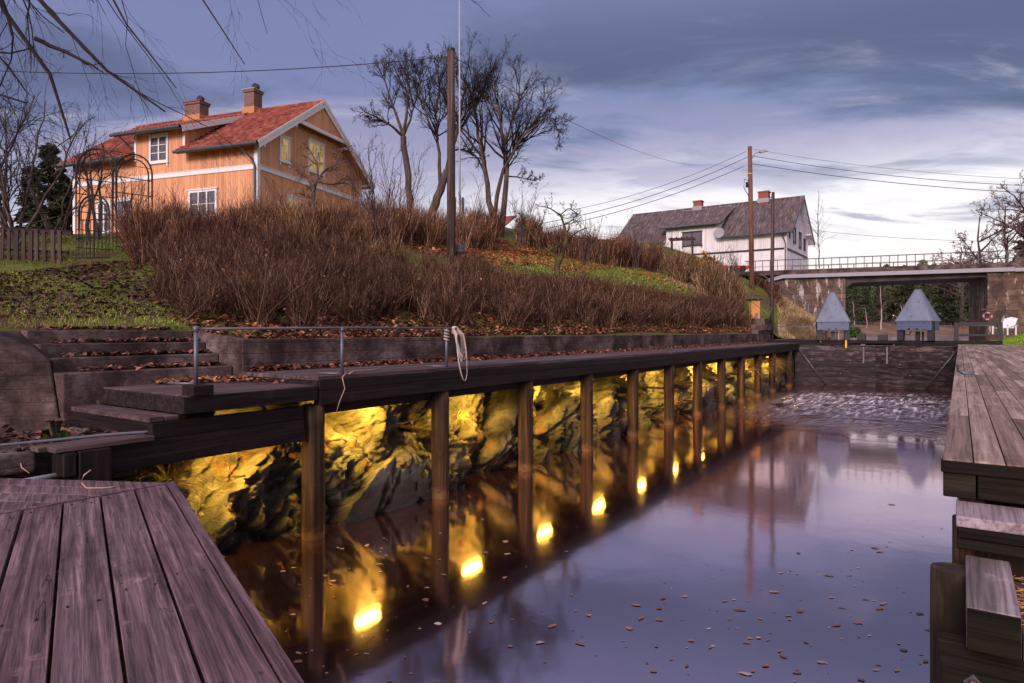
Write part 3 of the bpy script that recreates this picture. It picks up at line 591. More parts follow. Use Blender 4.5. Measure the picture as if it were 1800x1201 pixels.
# ================= RAILINGS, ROPE, SMALL THINGS ON THE QUAY
t=thing_c('pipe_railing','low galvanised pipe railing along the quay with three posts','railing',3.4,5.9,1.8)
b=MB(); b.tube([(3.36,5.9,2.325),(5.2,5.93,2.345),(7.2,5.95,2.35)],.0125,8); b.build('top_rail',M['steel'],t,smooth=True)
for s,zb,l in ((3.38,1.80,5.9),(5.16,1.80,5.93),(7.06,1.80,5.95)):
    b=MB(); b.tube([(s,l,zb),(s,l,2.33)],.0195,12); b.tube([(s,l,2.30),(s,l,2.352)],.026,12); b.tube([(s,l,zb+.012),(s-.06,l+.16,zb+.012),(s-.1,l+.30,zb+.012)],.012,8); b.build('post',M['steel'],t,smooth=True)
def rope():
    DS=-2.24
    t=thing_c('mooring_rope','pale coiled mooring rope hanging over the far end of the pipe railing','rope',9.35+DS,5.95,1.9)
    b=MB()
    for i in range(5):
        o=.012*i; zb=[1.86,1.92,1.98,1.9,1.60][i]; w=.05+.012*i; s0=9.42+DS+.02*i; pts=[]
        for k in range(26):
            a=k/25*2*math.pi; zz=(2.37+zb)/2+math.cos(a)*(2.37-zb)/2; pts.append((s0+math.sin(a)*w*(.6+.8*(1-(zz-zb)/(2.37-zb))) + .12*(1-(zz-zb)/(2.37-zb))-.02*i,5.9-.02*math.sin(a*2)-.014*i+(.03 if zz>2.3 else -.03),zz))
        b.tube(pts,.0085,7,False)
    pts=[(9.3+DS+.035*math.cos(k*.9),5.95+.035*math.sin(k*.9),2.34-.006*k) for k in range(30)]; b.tube(pts,.009,7,False)
    b.build('rope_coil',M['rope'],t,smooth=True)
rope()
def rod(name,label,pts,r,m,cat='rod',smooth=True,kind=None):
    o=MB().tube(pts,r,8); p=pts[0]; return single_c(o,name,m,label,cat,*p,smooth=smooth,kind=kind)
hk=[(2.99+.035*math.sin(a),5.99,1.438-.035*math.cos(a)) for a in np.linspace(0,2.6,7)]
rod('handrail_pipe','bent galvanised handrail pipe lying along the low path edge, hook at one end',[(1.0,6.6,1.37),(2.1,6.45,1.372),(2.7,6.14,1.40),(2.95,6.01,1.403)]+hk,.013,M['steel'],'pipe')
rod('conduit_pipe','pale plastic conduit running below the concrete slab',[(-.5,5.97,1.10),(1.6,5.98,1.13),(2.35,5.95,1.16)],.018,M['white'],'pipe')
def twig(label,pix,z,r=.005):
    pts=[((px-900)/FPX*(2.3-z_)*FPX/(py-HY),(2.3-z_)*FPX/(py-HY),z_) for px,py,z_ in pix]
    o=MB().tube(pts,[r]*(len(pts)-1)+[r*.4],6); single_w(o,'twig',M['twiglight'],label,'twig',pts[0],smooth=True)
M['twiglight']=plain('bare_pale_twig',(.40,.24,.20),.8)
twig('curved bare twig lying on the foreground deck near its far edge',[(160,826,1.33),(148,835,1.30),(142,848,1.24),(152,858,1.21),(180,858,1.207),(195,857,1.207),(217,851,1.21)],1.2)
twig('thin dry twig hanging from the path edge beside the small platform',[(35,772,1.37),(33,800,1.30),(38,822,1.27),(52,832,1.25)],1.3,.004)
for (pts,lab) in ((((5.2,5.85,1.81),(5.35,5.95,1.83),(5.8,6.1,1.82),(6.15,6.3,1.83)),'dark forked twig lying on the quay beside the middle railing post'),):
    o=MB().tube(pts,[.009,.008,.006,.003],6); o.tube([(5.2,5.9,1.82),(5.05,5.80,1.78),(5.08,5.79,1.65),(5.0,5.79,1.5),(4.96,5.80,1.38)],[.008,.007,.006,.005,.002],6); single_c(o,'twig',M['twiglight'],lab,'twig',*pts[0],smooth=True)
def mooring(s,l,z,lab):
    o=MB().tube([(s,l-.1,z+.01),(s,l-.02,z+.02),(s,l+.04,z+.05),(s,l+.05,z+.11),(s,l+.0,z+.13)],.02,8); single_c(o,'mooring_hook',M['steel'],lab,'hook',s,l,z,smooth=True)
mooring(9.2,-.02,1.80,'curved steel mooring hook on the edge of the right quay')
# ================= LOCK GATES
GS=30.9
def leaf(nm,s0,l0,s1,l1,label,flip):
    t=thing_c('lock_gate',label,'lock gate',(s0+s1)/2,(l0+l1)/2,0,group='lock gate leaves')
    N=9; b=MB(); zs=np.linspace(-.8,1.70,12)
    d=Vector((s1-s0,l1-l0,0)); 
    for i in range(11):
        j=.012*rng.random(); p=Vector((s0-j,l0,(zs[i]+zs[i+1])/2)); q_=Vector((s1-j,l1,(zs[i]+zs[i+1])/2)); b.bar(p,q_,.12,zs[i+1]-zs[i]-.008)
    b.build('planking',M['gate'],t,bevel=.006)
    b=MB(); b.bar((s0-.02,l0,1.78),(s1-.02,l1,1.78),.22,.14); b.build('top_beam',M['dark_y'],t,bevel=.01)
    a=.04 if flip else .96; c=.2
    e0=Vector((s0,l0,0)).lerp(Vector((s1,l1,0)),.03); e1=Vector((s0,l0,0)).lerp(Vector((s1,l1,0)),.40)
    b=MB(); b.tube([(e0.x-.14,e0.y,1.68),(e1.x-.16,e1.y,.02)],.035,10); b.tube([(e0.x-.14,e0.y,1.68),(e0.x-.05,e0.y,1.68)],.05,10); b.build('brace_pipe',M['brace'],t,smooth=True)
    e=Vector((s0,l0,0)).lerp(Vector((s1,l1,0)),.86); b=MB(); b.box(e.x-.10,e.x-.075,e.y-.03,e.y+.03,.95,1.66); b.build('iron_strap',M['brace'],t)
    b=MB()
    for k_ in range(7):
        f=.1+.12*k_; e=Vector((s0,l0,0)).lerp(Vector((s1,l1,0)),f); z=[1.5,1.1,.7,1.3,.5,.95,1.2][k_]; b.tube([(e.x-.06,e.y,z),(e.x-.085,e.y,z)],.022,6)
    b.build('bolt_head',M['steel'],t)
M['brace']=plain('wet_iron_pipe',(.10,.09,.10),.4,.5,.4)
leaf('L',GS,6.02,GS+.72,2.96,'left leaf of the dark wet plank lock gate with a diagonal iron pipe',True)
leaf('R',GS,-.06,GS+.72,2.94,'right leaf of the dark wet plank lock gate with a diagonal iron pipe',False)
t=thing_c('gate_walkway','black timber walkway with pipe handrail across the top of the lock gates','walkway',31.4,3,1.85)
b=MB()
for i in range(3): b.box(31.2+.24*i,31.43+.24*i,-1.35,7.3,1.87,1.93)
b.box(31.19,31.26,-1.35,7.3,1.8,1.868); b.build('deck',M['dark_y'],t,bevel=.006)
b=MB()
for (l0,l1) in ((7.15,5.3),(4.55,3.3),(2.55,1.9),(-.1,-1.15),(.9,.25)):
    b.tube([(31.9,l0,1.93),(31.9,l0,2.53),(31.9,l1,2.53),(31.9,l1,1.93)],.018,8)
b.each('handrail',M['steel'],t,smooth=True)
b=MB()
for l in (3.6,3.25,2.45,2.8): pass
b.box(31.3,31.6,3.30,3.62,1.935,2.18); b.box(31.3,31.6,2.50,2.85,1.935,2.18); b.each('gate_post_top',M['blackpaint'],t,bevel=.01)
b=MB()
for l in (4.9,4.2,3.9,3.4,2.2,1.8,1.3,.8,.4,5.6):
    b.box(31.32,31.5,l-.09,l+.09,1.70,1.80)
b.each('bracket',M['steel'],t,bevel=.01)
b=MB()
for l in (5.02,4.02): b.box(31.12,31.2,l-.03,l+.03,1.6,2.6)
b.each('yellow_lever',M['yellow'],t)
t=thing_c('balance_barrier','open black timber barrier frame at the right end of the gate walkway','barrier',31.3,-.8,1.93)
b=MB(); b.box(31.2,31.35,.05,.2,1.94,2.66); b.box(31.2,31.35,-1.35,-1.18,1.94,2.66); b.box(31.2,31.35,-1.176,.046,2.53,2.66); b.box(31.2,31.35,-1.176,.046,2.12,2.2); b.build('frame',M['blackpaint'],t,bevel=.008)
def housing(l,rot,label):
    t=thing('gear_housing',label,'winch housing',F(31.5,l,1.93),CA+rot,group='winch housings on the lock gates')
    h=.66; zb=.78; n_=.09
    b=MB(); 
    b.hull([(-h,-h,zb),(h,-h,zb),(h,h,zb),(-h,h,zb)],[(-n_,-n_,zb+1.30),(n_,-n_,zb+1.30),(n_,n_,zb+1.30),(-n_,n_,zb+1.30)]); b.box(-n_-.01,n_+.01,-n_-.01,n_+.01,zb+1.302,zb+1.325); b.build('pyramid_cover',M['bluegrey'],t,bevel=.012)
    b=MB()
    for sx in (-1,1):
        for sy in (-1,1): b.bar((sx*(h+.004),sy*(h+.004),zb+.01),(sx*(n_+.004),sy*(n_+.004),zb+1.30),.035,.012)
    b.bar((-h*.55,-h*.55+.02,zb+.62),(-h*.55,h*.55-.02,zb+.62),.012,.02); b.bar((-h-.012,-h,zb+.03),(-h-.012,h,zb+.03),.012,.05)
    b.build('corner_seam',M['bluegrey'],t)
    b=MB(); b.box(-h+.02,h-.06,-h+.04,h-.04,zb-.36,zb-.004); b.build('gear_box',M['bluedark'],t,bevel=.015)
    b=MB()
    for yy in (-.38,.42):
        for zz in (zb-.07,zb-.33): b.tube([(-h+.02,yy,zz),(-h-.0,yy,zz)],.022,8)
    for yy in (-.12,.16): b.tube([(-h+.02,yy,zb-.30),(-h-.03,yy,zb-.30)],.035,10)
    for (yy,zz) in ((.1,.2),(-.12,.75)): 
        f=1-zz/1.3; b.box(-h*f-.09*(1-f)-.02,-h*f-.09*(1-f)+.03,yy-.015,yy+.015,zb+zz,zb+zz+.025)
    b.build('bolt_cover',M['blackpaint'],t,smooth=False)
    for yy in (-.55,.52):
        b=MB(); b.box(-.52,-.25,yy-.11,yy+.11,0,zb-.01); b.build('leg',M['blackpaint'],t,bevel=.01)
    b=MB(); b.box(-.2,-.1,-.1,.05,-.3,zb-.405); b.box(-.1,-.02,-.22,-.16,-.3,zb-.405); b.tube([(-.15,.2,zb-.4),(-.2,.28,zb-.55),(-.2,.42,zb-.5)],.02,6); b.build('gear_rack',M['darkiron'],t)
housing(4.62,R_(12),'blue-grey pyramid winch housing on the left lock gate, yellow levers under it')
housing(1.42,R_(-11),'blue-grey pyramid winch housing on the right lock gate, white lake water behind it')
o=MB(); x,y,z=F(31.6,7.6,1.9); o.lathe((0,0,0),[(.13,0),(.13,.04),(.105,.05),(.105,.42),(.15,.44),(.155,.56),(.13,.60),(.03,.63)],20)
props(o.build('bollard',M['bluedark'],None,loc=W(1365,601,31.3),smooth=False),'dark blue round bollard with a wide cap at the left end of the gate','bollard')
# life ring, chair, lawn
L=MB(); xs=[(F(30.4,-.9)[:2])]; 
s=np.linspace(-8,50,60); l=-np.concatenate([np.linspace(4.2,12,16),np.linspace(13,120,12)]); S,LL=np.meshgrid(s,l,indexing='ij')
Z=1.80+.85*np.clip((-LL-4.2)/5,0,1)**.8*np.clip((S-10)/10,0,1)+np.clip((S-43)/4,0,1)*np.clip((-LL-4)/6,0,1)*2.5
o=MB().grid(np.stack([S,LL,Z],-1)).build('right_lawn',M['lawn'],None,off=(0,0,0),loc=(0,0,0),rot=CA,smooth=True); props(o,kind='structure')
s=np.linspace(30.45,47.5,50); l=-np.concatenate([np.linspace(-.2,5,20),np.linspace(5.4,14,12)]); S,LL=np.meshgrid(s,l,indexing='ij')
Z=1.74+.72*np.clip((S-31.5)/3.5,0,1)**.8*np.clip((-LL-1.5)/2.4,0,1)
o=MB().grid(np.stack([S,LL,Z],-1)).build('far_lawn_bank',M['lawn'],None,off=(0,0,0),loc=(0,0,0),rot=CA,smooth=True); props(o,kind='structure')
b=MB(); b.box(30.45,47.5,-1.3,-1.0,-.5,1.79); b.box(31.9,47,6.9,7.35,-.5,1.93); b.box(31.0,32,-1.3,-.2,-.5,1.7); b.box(31.0,32,6.1,7.3,-.5,1.75); single_c(b,'canal_side_wall',M['concrete'],'low concrete walls lining the upper canal behind the gate','canal wall',31,0,0)
def chair():
    p=W(1768,589,33.5); t=thing('garden_chair','white slatted garden chair on the lawn by the bridge abutment','chair',(p[0],p[1],p[2]),R_(200))
    b=MB()
    for i in range(5): b.bar((-.05,-.26+.13*i,.36),(.42,-.26+.13*i,.36),.11,.02)
    b.build('seat',M['whiteplastic'],t)
    b=MB()
    for i in range(5): b.hull([(-.10,-.32+.13*i,.34),(-.08,-.32+.13*i,.34),(-.08,-.20+.13*i,.34),(-.10,-.20+.13*i,.34)],[(-.42,-.32+.13*i,.86+.03*(2-abs(i-2))),(-.40,-.32+.13*i,.86+.03*(2-abs(i-2))),(-.40,-.20+.13*i,.86+.03*(2-abs(i-2))),(-.42,-.20+.13*i,.86+.03*(2-abs(i-2)))])
    b.build('backrest',M['whiteplastic'],t)
    for yy in (-.36,.36):
        b=MB(); b.bar((-.3,yy,.5),(.5,yy,.5),.10,.025); b.build('armrest',M['whiteplastic'],t)
    for xx in (-.2,.42):
        for yy in (-.36,.36):
            b=MB(); b.bar((xx,yy,0),(xx,yy,.487),.05,.05); b.build('leg',M['whiteplastic'],t)
chair()
b=MB(); a=np.linspace(0,2*math.pi,33)
p=W(1736,556,36.5)
for k_ in range(16):
    aa=np.linspace(a[2*k_],a[2*k_+2],5); pts=[(.30*math.cos(v)*.55,-.02,.30*math.sin(v)) for v in aa]
t=thing('life_ring','red and white life ring hanging on a wooden stand by the bridge','life ring',p,R_(-25))
for nm,mm_,off_ in (('red_segment',M['dullred'],0),('white_segment',M['cap'],1)):
    b=MB()
    for k_ in range(off_,8,2):
        aa=np.linspace(k_*math.pi/4+.3,(k_+1)*math.pi/4+.3,6); b.tube([(.19*math.cos(v),0,.19*math.sin(v)) for v in aa],.055,10)
    b.each(nm,mm_,t,smooth=True)
t=thing('ring_stand','thin weathered wooden stand carrying the red life ring','stand',(p[0]+.1,p[1]+.15,1.8),R_(-25))
b=MB(); b.box(-.05,.05,0,.08,-.1,p[2]-1.8+.6); b.box(-.3,.3,.005,.075,p[2]-1.8+.35,p[2]-1.8+.43); b.build('upright',M['post'],t)
# ================= BRIDGE
bd=Vector((.913,-.408)); BR=math.atan2(-.408,.913); B0=(24.6,40.0)
# local x right along bridge, y away; z absolute
t=thing('road_bridge','concrete road bridge with a long steel railing crossing the canal','bridge',(B0[0],B0[1],0),BR)
b=MB()
b.hull([(-11,.15,6.0),(-11,5.2,6.0),(-11,5.2,6.32),(-11,.15,6.32)],[(18,.15,6.0),(18,5.2,6.0),(18,5.2,6.32),(18,.15,6.32)])
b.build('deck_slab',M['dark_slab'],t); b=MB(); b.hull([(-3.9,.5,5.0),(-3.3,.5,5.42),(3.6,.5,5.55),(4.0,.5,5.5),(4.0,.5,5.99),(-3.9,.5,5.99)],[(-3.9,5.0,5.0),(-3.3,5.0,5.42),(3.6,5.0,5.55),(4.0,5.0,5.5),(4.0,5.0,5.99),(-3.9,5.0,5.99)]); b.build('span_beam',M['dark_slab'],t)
b=MB(); b.hull([(-8.4,-.05,5.55),(-8.4,.14,5.55),(-8.4,.14,5.78),(-8.4,-.05,5.78)],[(-7.4,-.05,5.80),(-7.4,.14,5.80),(-7.4,.14,6.04),(-7.4,-.05,6.04)])
b.box(-7.396,5.0,-.05,.14,5.80,6.04); b.box(5.004,18,-.05,.14,5.78,6.0); b.build('edge_beam',M['cap'],t,bevel=.01)
b=MB(); b.box(-11,5,-.02,.148,6.045,6.34); b.box(5.0,18,-.02,.148,6.005,6.5);b.box(-11,18,5.05,5.25,6.0,6.38); b.build('parapet_kerb',M['concrete_s'],t)
i=0; xx=-9.6
while xx<14:
    b=MB(); b.box(xx-.022,xx+.022,.055,.099,6.34,7.0); b.build('baluster',M['railmetal'] if 'railmetal' in M else M['steel'],t); xx+=.46
b=MB(); b.tube([(-9.8,.077,7.02),(14.2,.077,7.02)],.028,8); b.tube([(-9.8,.05,6.62),(14.2,.05,6.62)],.012,6); b.build('handrail',M['railmetal'] if 'railmetal' in M else M['steel'],t)
b=MB(); b.box(-7,16,5.1,5.16,6.55,6.66); b.build('far_guardrail',M['rustrail'],t)
b=MB(); 
for k_ in range(30): b.box(-7+k_*.8,-6.94+k_*.8,5.0,5.05,6.38,7.05)
b.box(-7,16,5.0,5.05,7.0,7.05); b.build('far_railing',M['railmetal'],t)
def abut(x0,x1,name,label,side):
    t=thing('bridge_abutment',label,'abutment',(B0[0],B0[1],0),BR,group='stone bridge abutments')
    nx=max(3,int((x1-x0)/.10)); nz=46; xs=np.linspace(x0,x1,nx); zs=np.linspace(-.2,5.78,nz); X,Zz=np.meshgrid(xs,zs,indexing='ij')
    rough=.5 if side=='R' else .22
    row=np.floor(Zz/.46); col=np.floor((X+.37*fr(row*.5)*2+.2*np.sin(row*3))/.85); hh=hsh(row,col,3)
    fx=np.minimum(fr((X+.37*fr(row*.5)*2+.2*np.sin(row*3))/.85),1-fr((X+.37*fr(row*.5)*2+.2*np.sin(row*3))/.85)); fz=np.minimum(fr(Zz/.46),1-fr(Zz/.46))
    Yy=.3-rough*(.35*hh*np.clip(np.minimum(fx*.85,fz*.46)/.07,0,1)+.12*np.sin(X*5+Zz*3)*.4)
    b=MB(); b.grid(np.stack([X,Yy,Zz],-1)); b.build('stone_face',M['stone'],t)
    b=MB(); b.box(x0+.01,x1-.01,.33,5.1,-.2,5.75); b.build('core',M['stone'],t)
abut(-10.5,-3.75,'l','stained stone left abutment of the bridge, behind the left pyramid housing','L')
abut(3.75,16,'r','coarse block stone right abutment of the bridge, behind the white chair','R')
b=MB(); b.box(-60,-10.4,.2,5.1,3,5.95); o=b.build('approach_road',M['road'],None,off=(0,0,0),loc=(B0[0],B0[1],0),rot=BR); props(o,kind='structure')
b=MB(); b.box(15,60,.2,5.1,0,6.0); o=b.build('approach_embankment',M['ground'],None,off=(0,0,0),loc=(B0[0],B0[1],0),rot=BR); props(o,kind='structure')
# ================= POLES AND WIRES
def pole(name,label,px,py0,py1,Y,r,mat_,group=None,lean=0,cat='pole'):
    a=W(px,py0,Y); c=W(px+lean,py1,Y); t=thing_w(name,label,cat,a,group)
    b=MB(); b.tube([(a[0],a[1],a[2]-.6),((a[0]+c[0])/2,Y,(a[2]+c[2])/2),c],[r*1.12,r,r*.86],16); b.build('shaft',mat_,t,smooth=True); return t,a,c
t,a,c=pole('utility_pole','stout weathered utility pole on the bank with a flat cap',793,466,90,20,.125,M['post'],'wooden utility poles')
b=MB(); b.tube([(c[0],c[1],c[2]),(c[0],c[1],c[2]+.07)],.12,16); b.build('cap',M['darkiron'],t)
b=MB(); b.bar((c[0],c[1],c[2]-.22),(c[0]-.35,c[1],c[2]-.22),.04,.04); b.tube([(c[0]-.14,20,c[2]-.2),(c[0]-.15,20,c[2]-1.2)],.018,6); b.tube([(c[0]-.3,20,c[2]-.22),(c[0]-.3,20,c[2]-.12)],.03,8); b.build('bracket',M['darkiron'],t)
t,a,c2=pole('utility_pole','tall reddish utility pole with a street lamp in front of the white house',1322,512,258,38,.135,M['post2'],'wooden utility poles',-4)
b=MB(); b.tube([(c2[0],38,c2[2]-.9),(c2[0]+.25,37.9,c2[2]-.45),(c2[0]+.55,37.8,c2[2]-.3)],.02,8); b.build('lamp_arm',M['steel'],t)
b=MB(); b.hull([(c2[0]+.45,37.75,c2[2]-.36),(c2[0]+.55,37.7,c2[2]-.42),(c2[0]+.55,37.9,c2[2]-.42),(c2[0]+.45,37.85,c2[2]-.36)],[(c2[0]+.75,37.72,c2[2]-.22),(c2[0]+.95,37.7,c2[2]-.32),(c2[0]+.95,37.9,c2[2]-.32),(c2[0]+.75,37.88,c2[2]-.22)]); b.build('lamp_head',M['cap'],t)
b=MB(); b.tube([(c2[0]-.1,37.9,c2[2]-2),(c2[0]-.35,37.9,c2[2]-1.9),(c2[0]-.38,37.9,c2[2]-2.4),(c2[0]-.1,37.9,c2[2]-2.9)],.02,6); b.box(c2[0]-.28,c2[0]-.15,37.8,37.9,c2[2]-2.4,c2[2]-2.1); b.build('cable_box',M['darkiron'],t)
for zz in (1.0,2.0): pass
b=MB(); b.tube([(c2[0],38,c2[2]-1.62),(c2[0],38,c2[2]-1.55)],.14,16); b.build('marker_band',M['orangewood'],t)
t,a,c3=pole('slim_pole','slim grey wooden pole without a lamp, rising beside the stairs to the bridge',1356,572,338,31,.085,M['post'],'wooden utility poles',3)
b=MB(); b.bar((c3[0],31,c3[2]-.3),(c3[0]-.2,31,c3[2]-.2),.03,.03); b.tube([(c3[0]-.2,31,c3[2]-.2),(c3[0]-.2,31,c3[2]-.08)],.03,8); b.build('insulator',M['darkiron'],t)
t=thing_w('flagpole','very tall thin white flagpole behind the stout utility pole','flagpole',W(808,418,31))
a=W(808,418,31); b=MB(); b.tube([(a[0],31,a[2]-.3),(a[0],31,a[2]+6),(a[0]-.02,31,a[2]+12.5)],[.05,.04,.024],12); b.build('shaft',M['flagp'],t,smooth=True)
b=MB(); b.box(a[0]-.33,a[0]-.17,30.95,31.1,a[2]-.3,a[2]+1.9); b.box(a[0]+.10,a[0]+.2,30.95,31.1,a[2]-.3,a[2]+1.9); b.each('base_post',M['darkiron'],t)
def wire(label,p,q,sag,r=.011):
    p=np.array(p);q=np.array(q); u=np.linspace(0,1,40)[:,None]; P=p+(q-p)*u; P[:,2]-=sag*4*(u[:,0]*(1-u[:,0]))
    o=MB().tube(P.tolist(),r,5); single_w(o,'overhead_wire',M['darkiron'],label,'wire',tuple(p),smooth=True,group='overhead wires')
wire('overhead wire running left from the stout pole above the orange house',W(786,100,20),W(-120,118,22),.35,.014)
wire('overhead wire running from the stout pole back past the bare trees',W(797,100,20),W(1250,290,60),1.0,.010)
wire('topmost thin wire going left from the pole with the street lamp',W(1312,266,38),W(990,372,18+20),.4,.012)
wire('middle wire going left from the pole with the street lamp',W(1314,276,38),W(940,395,34),.45,.016)
wire('lowest wire going left from the pole with the street lamp',W(1308,292,38),W(960,402,34),.35,.016)
wire('uppermost thin wire going right from the pole with the street lamp',W(1322,262,38),W(1900,318,33),.35,.009)
wire('middle wire going right from the pole with the street lamp',W(1322,274,38),W(1900,330,33),.35,.015)
wire('lowest thick wire going right from the pole with the street lamp',W(1322,288,38),W(1900,343,33),.3,.018)
wire('low wire crossing behind the white house above the bridge railing',W(1430,405,60),W(1800,424,60),.3,.016)
wire('faint low wire reaching the left gable of the white house',W(950,416,52),W(1095,410,57),.3,.012)
# bell-shaped lantern and block
p=W(806,462,20.4); t=thing_w('lantern_post','squat post with a domed blue-grey metal cap beside the stout pole','post',p)
b=MB(); b.lathe((p[0],p[1],p[2]+.32),[(.28,0),(.22,.03),(.20,.14),(.13,.25),(.03,.29)],20); b.build('dome_cap',M['domecap'],t,smooth=True)
b=MB(); b.tube([(p[0],p[1],p[2]-.3),(p[0],p[1],p[2]+.32)],.09,12); b.build('stem',M['darkiron'],t)
p=W(822,466,20.4); b=MB(); b.box(-.22,.22,-.15,.15,-.2,.22); o=b.build('timber_block',M['dark'],None,loc=p,bevel=.01); props(o,'short dark timber block in the grass right of the domed post','timber block')
p=W(775,462,20.6); b=MB(); b.hull([(-.4,-.2,-.3),(.25,-.2,-.3),(.25,.2,-.3),(-.4,.2,-.3)],[(-.3,-.12,.12),(.2,-.14,.10),(.18,.14,.12),(-.2,.12,.2)]); o=b.build('boulder',M['soil'],None,loc=p,bevel=.06); props(o,'dark rounded boulder in the leaves left of the stout pole','boulder')
# picket fence
p0=W(-60,460,14.7); p1=W(118,459,14.3)
t=thing('picket_fence','uneven grey picket fence with a dark top rail on the grassy bank','fence',p0,math.atan2(p1[1]-p0[1],p1[0]-p0[0])); Lf=math.hypot(p1[0]-p0[0],p1[1]-p0[1])
pk=[-45,-28,-13,1,15,30,45,58,71,86,103,116]
fx_=[(W(v,459,14.5)[0]-p0[0])/math.cos(math.atan2(p1[1]-p0[1],p1[0]-p0[0])) for v in pk]
gz=lambda u: float(HZ(p0[0]+(p1[0]-p0[0])*u/Lf,p0[1]+(p1[1]-p0[1])*u/Lf))-p0[2]
for u in fx_:
    b=MB(); w_=.035+.02*rng.random(); h_=.66+.06*rng.random(); tl=rng.normal()*.015; g0=gz(u); b.hull([(u-w_,-.03,g0-.1),(u+w_,-.03,g0-.1),(u+w_,0,g0-.1),(u-w_,0,g0-.1)],[(u-w_+tl,-.03,g0+h_),(u+w_+tl,-.03,g0+h_-.02),(u+w_+tl,0,g0+h_-.02),(u-w_+tl,0,g0+h_)]); b.build('picket',M['picket'],t,bevel=.004)
b=MB(); b.bar((-.2,.03,gz(0)+.66),(Lf+.1,.03,gz(Lf)+.62),.05,.10); b.bar((-.2,.03,gz(0)+.2),(Lf,.03,gz(Lf)+.2),.04,.05); b.build('rail',M['dark'],t)
# garden arch
def arch():
    p=W(168,458,14.5); t=thing('garden_arch','black wrought iron garden arch with an arched gate at the hedge end','garden arch',p,R_(-8))
    def hoop(x0,w,y,h,r,n=14):
        c=h-w/2; P=[(x0,y,-.1),(x0,y,c)]+[(x0+w/2-w/2*math.cos(a),y,c+w/2*math.sin(a)) for a in np.linspace(0,math.pi,n)[1:-1]]+[(x0+w,y,c),(x0+w,y,-.1)]; return P
    sh=.42
    for (dx,dy,nm) in ((-.48,0,'front_hoop'),(-.02,.55,'rear_hoop')):
        b=MB(); b.tube(hoop(dx,.98,dy,2.48,.01),.020,6); b.tube(hoop(dx+.09,.80,dy,2.37,.01),.016,6)
        for z in (.5,1.0,1.5,1.85):
            for x_ in (dx,dx+.89): b.tube([(x_,dy,z),(x_+.09,dy,z)],.011,5)
        b.build(nm,M['darkiron'],t)
    b=MB()
    for z in (.3,.7,1.1,1.5,1.85):
        b.tube([(-.48,0,z),(-.02,.55,z)],.011,5); b.tube([(.50,0,z),(.96,.55,z)],.011,5)
    for a in np.linspace(.3,math.pi-.3,5):
        b.tube([(-.48+.49-.49*math.cos(a),0,1.99+.49*math.sin(a)),(-.02+.49-.49*math.cos(a),.55,1.99+.49*math.sin(a))],.007,5)
    b.each('side_lattice',M['darkiron'],t)
    b=MB(); b.tube(hoop(-.40,.75,-.02,1.45,.01),.020,6); b.tube(hoop(-.34,.63,-.02,1.36,.01),.013,6)
    for x_ in np.linspace(-.30,.26,7): b.tube([(x_,-.02,.05),(x_,-.02,.9)],.010,5)
    for z in (.06,.5,.9): b.tube([(-.4,-.02,z),(.35,-.02,z)],.014,5)
    b.tube([(-.025,-.02,.05),(-.025,-.02,1.4)],.016,6); b.build('gate',M['darkiron'],t)
arch()
def arbor(px,py,Y,w,h,label):
    p=W(px,py,Y); t=thing('garden_arbor',label,'arbor',p,R_(-20))
    for x_ in (0,w):
        for y_ in (0,.7):
            b=MB(); b.tube([(x_,y_,-.2),(x_,y_,h)],.045,8); b.build('post',M['picket'],t)
    b=MB()
    for y_ in (-.05,.75): b.bar((-.2,y_,h+.04),(w+.2,y_,h+.04),.07,.1)
    for k_ in range(5): b.bar((k_*w/4,-.25,h+.12),(k_*w/4,.95,h+.12),.05,.05)
    for z in (.5,1,1.5,2): b.bar((0,-.0,z),(.0,.7,z),.03,.03); b.bar((w,0,z),(w,.7,z),.03,.03)
    b.build('lattice_top',M['picket'],t)
arbor(1180,480,44,1.35,2.25,'weathered wooden arbor in front of the white house')
# steps, handrails, box at the bridge stairs
t=thing_w('stair_railing','short galvanised handrail beside the information box on the concrete steps','railing',W(1322,560,31))
a=W(1320,518,31.2);b_=W(1320,545,31.2); c_=W(1356,542,30.2); d_=W(1350,566,30.2)
b=MB(); b.tube([b_,a,c_,d_],.022,8); b.tube([W(1320,530,31.2),W(1349,551,30.2)],.015,8); b.tube([a,W(1336,520,32)],.02,8); b.build('handrail',M['steel'],t,smooth=True)
t=thing_w('bridge_stair_railing','long sloping steel handrail climbing from the lock to the bridge','railing',W(1430,560,37))
pts=[W(1336,481,40),W(1361,497,39.2),W(1397,518,38),W(1430,538,37)]; b=MB(); b.tube(pts,.025,8); b.build('handrail',M['steel'],t)
for px,py,Y in ((1350,491,39.6),(1372,504,38.8),(1397,518,38),(1421,532,37.3)):
    a=W(px,py,Y); b=MB(); b.tube([a,(a[0],a[1],a[2]-.75)],.025,8); b.build('post',M['bluegrey'],t)
b=MB(); 
for k_ in range(14):
    a=W(1352+5.6*k_,520+4.4*k_,39.4-.19*k_); b.box(a[0]-.1,a[0]+.55,a[1]-.1,a[1]+.9,a[2]-.6,a[2]-.02)
a=W(1400,545,38); 
single_w(b,'bridge_stairs',M['concrete_s'],'narrow concrete stairs climbing the bank to the bridge','steps',a)
p=W(1323,566,31.6); t=thing_w('notice_box','orange wooden cabinet with a small hatch beside the slim pole','cabinet',(p[0],p[1],p[2]))
b=MB(); b.box(p[0]-.06,p[0]+.36,p[1],p[1]+.35,p[2],p[2]+1.05); b.build('cabinet_body',M['orangewood'],t,bevel=.01)
b=MB(); b.box(p[0]+.12,p[0]+.24,p[1]-.03,p[1]-.003,p[2]+.12,p[2]+.42); b.build('hatch',M['bluegrey'],t)
b=MB(); b.box(p[0]-.15,p[0]+.45,p[1]-.1,p[1]+.45,p[2]+1.053,p[2]+1.10); b.build('lid',M['dark'],t)
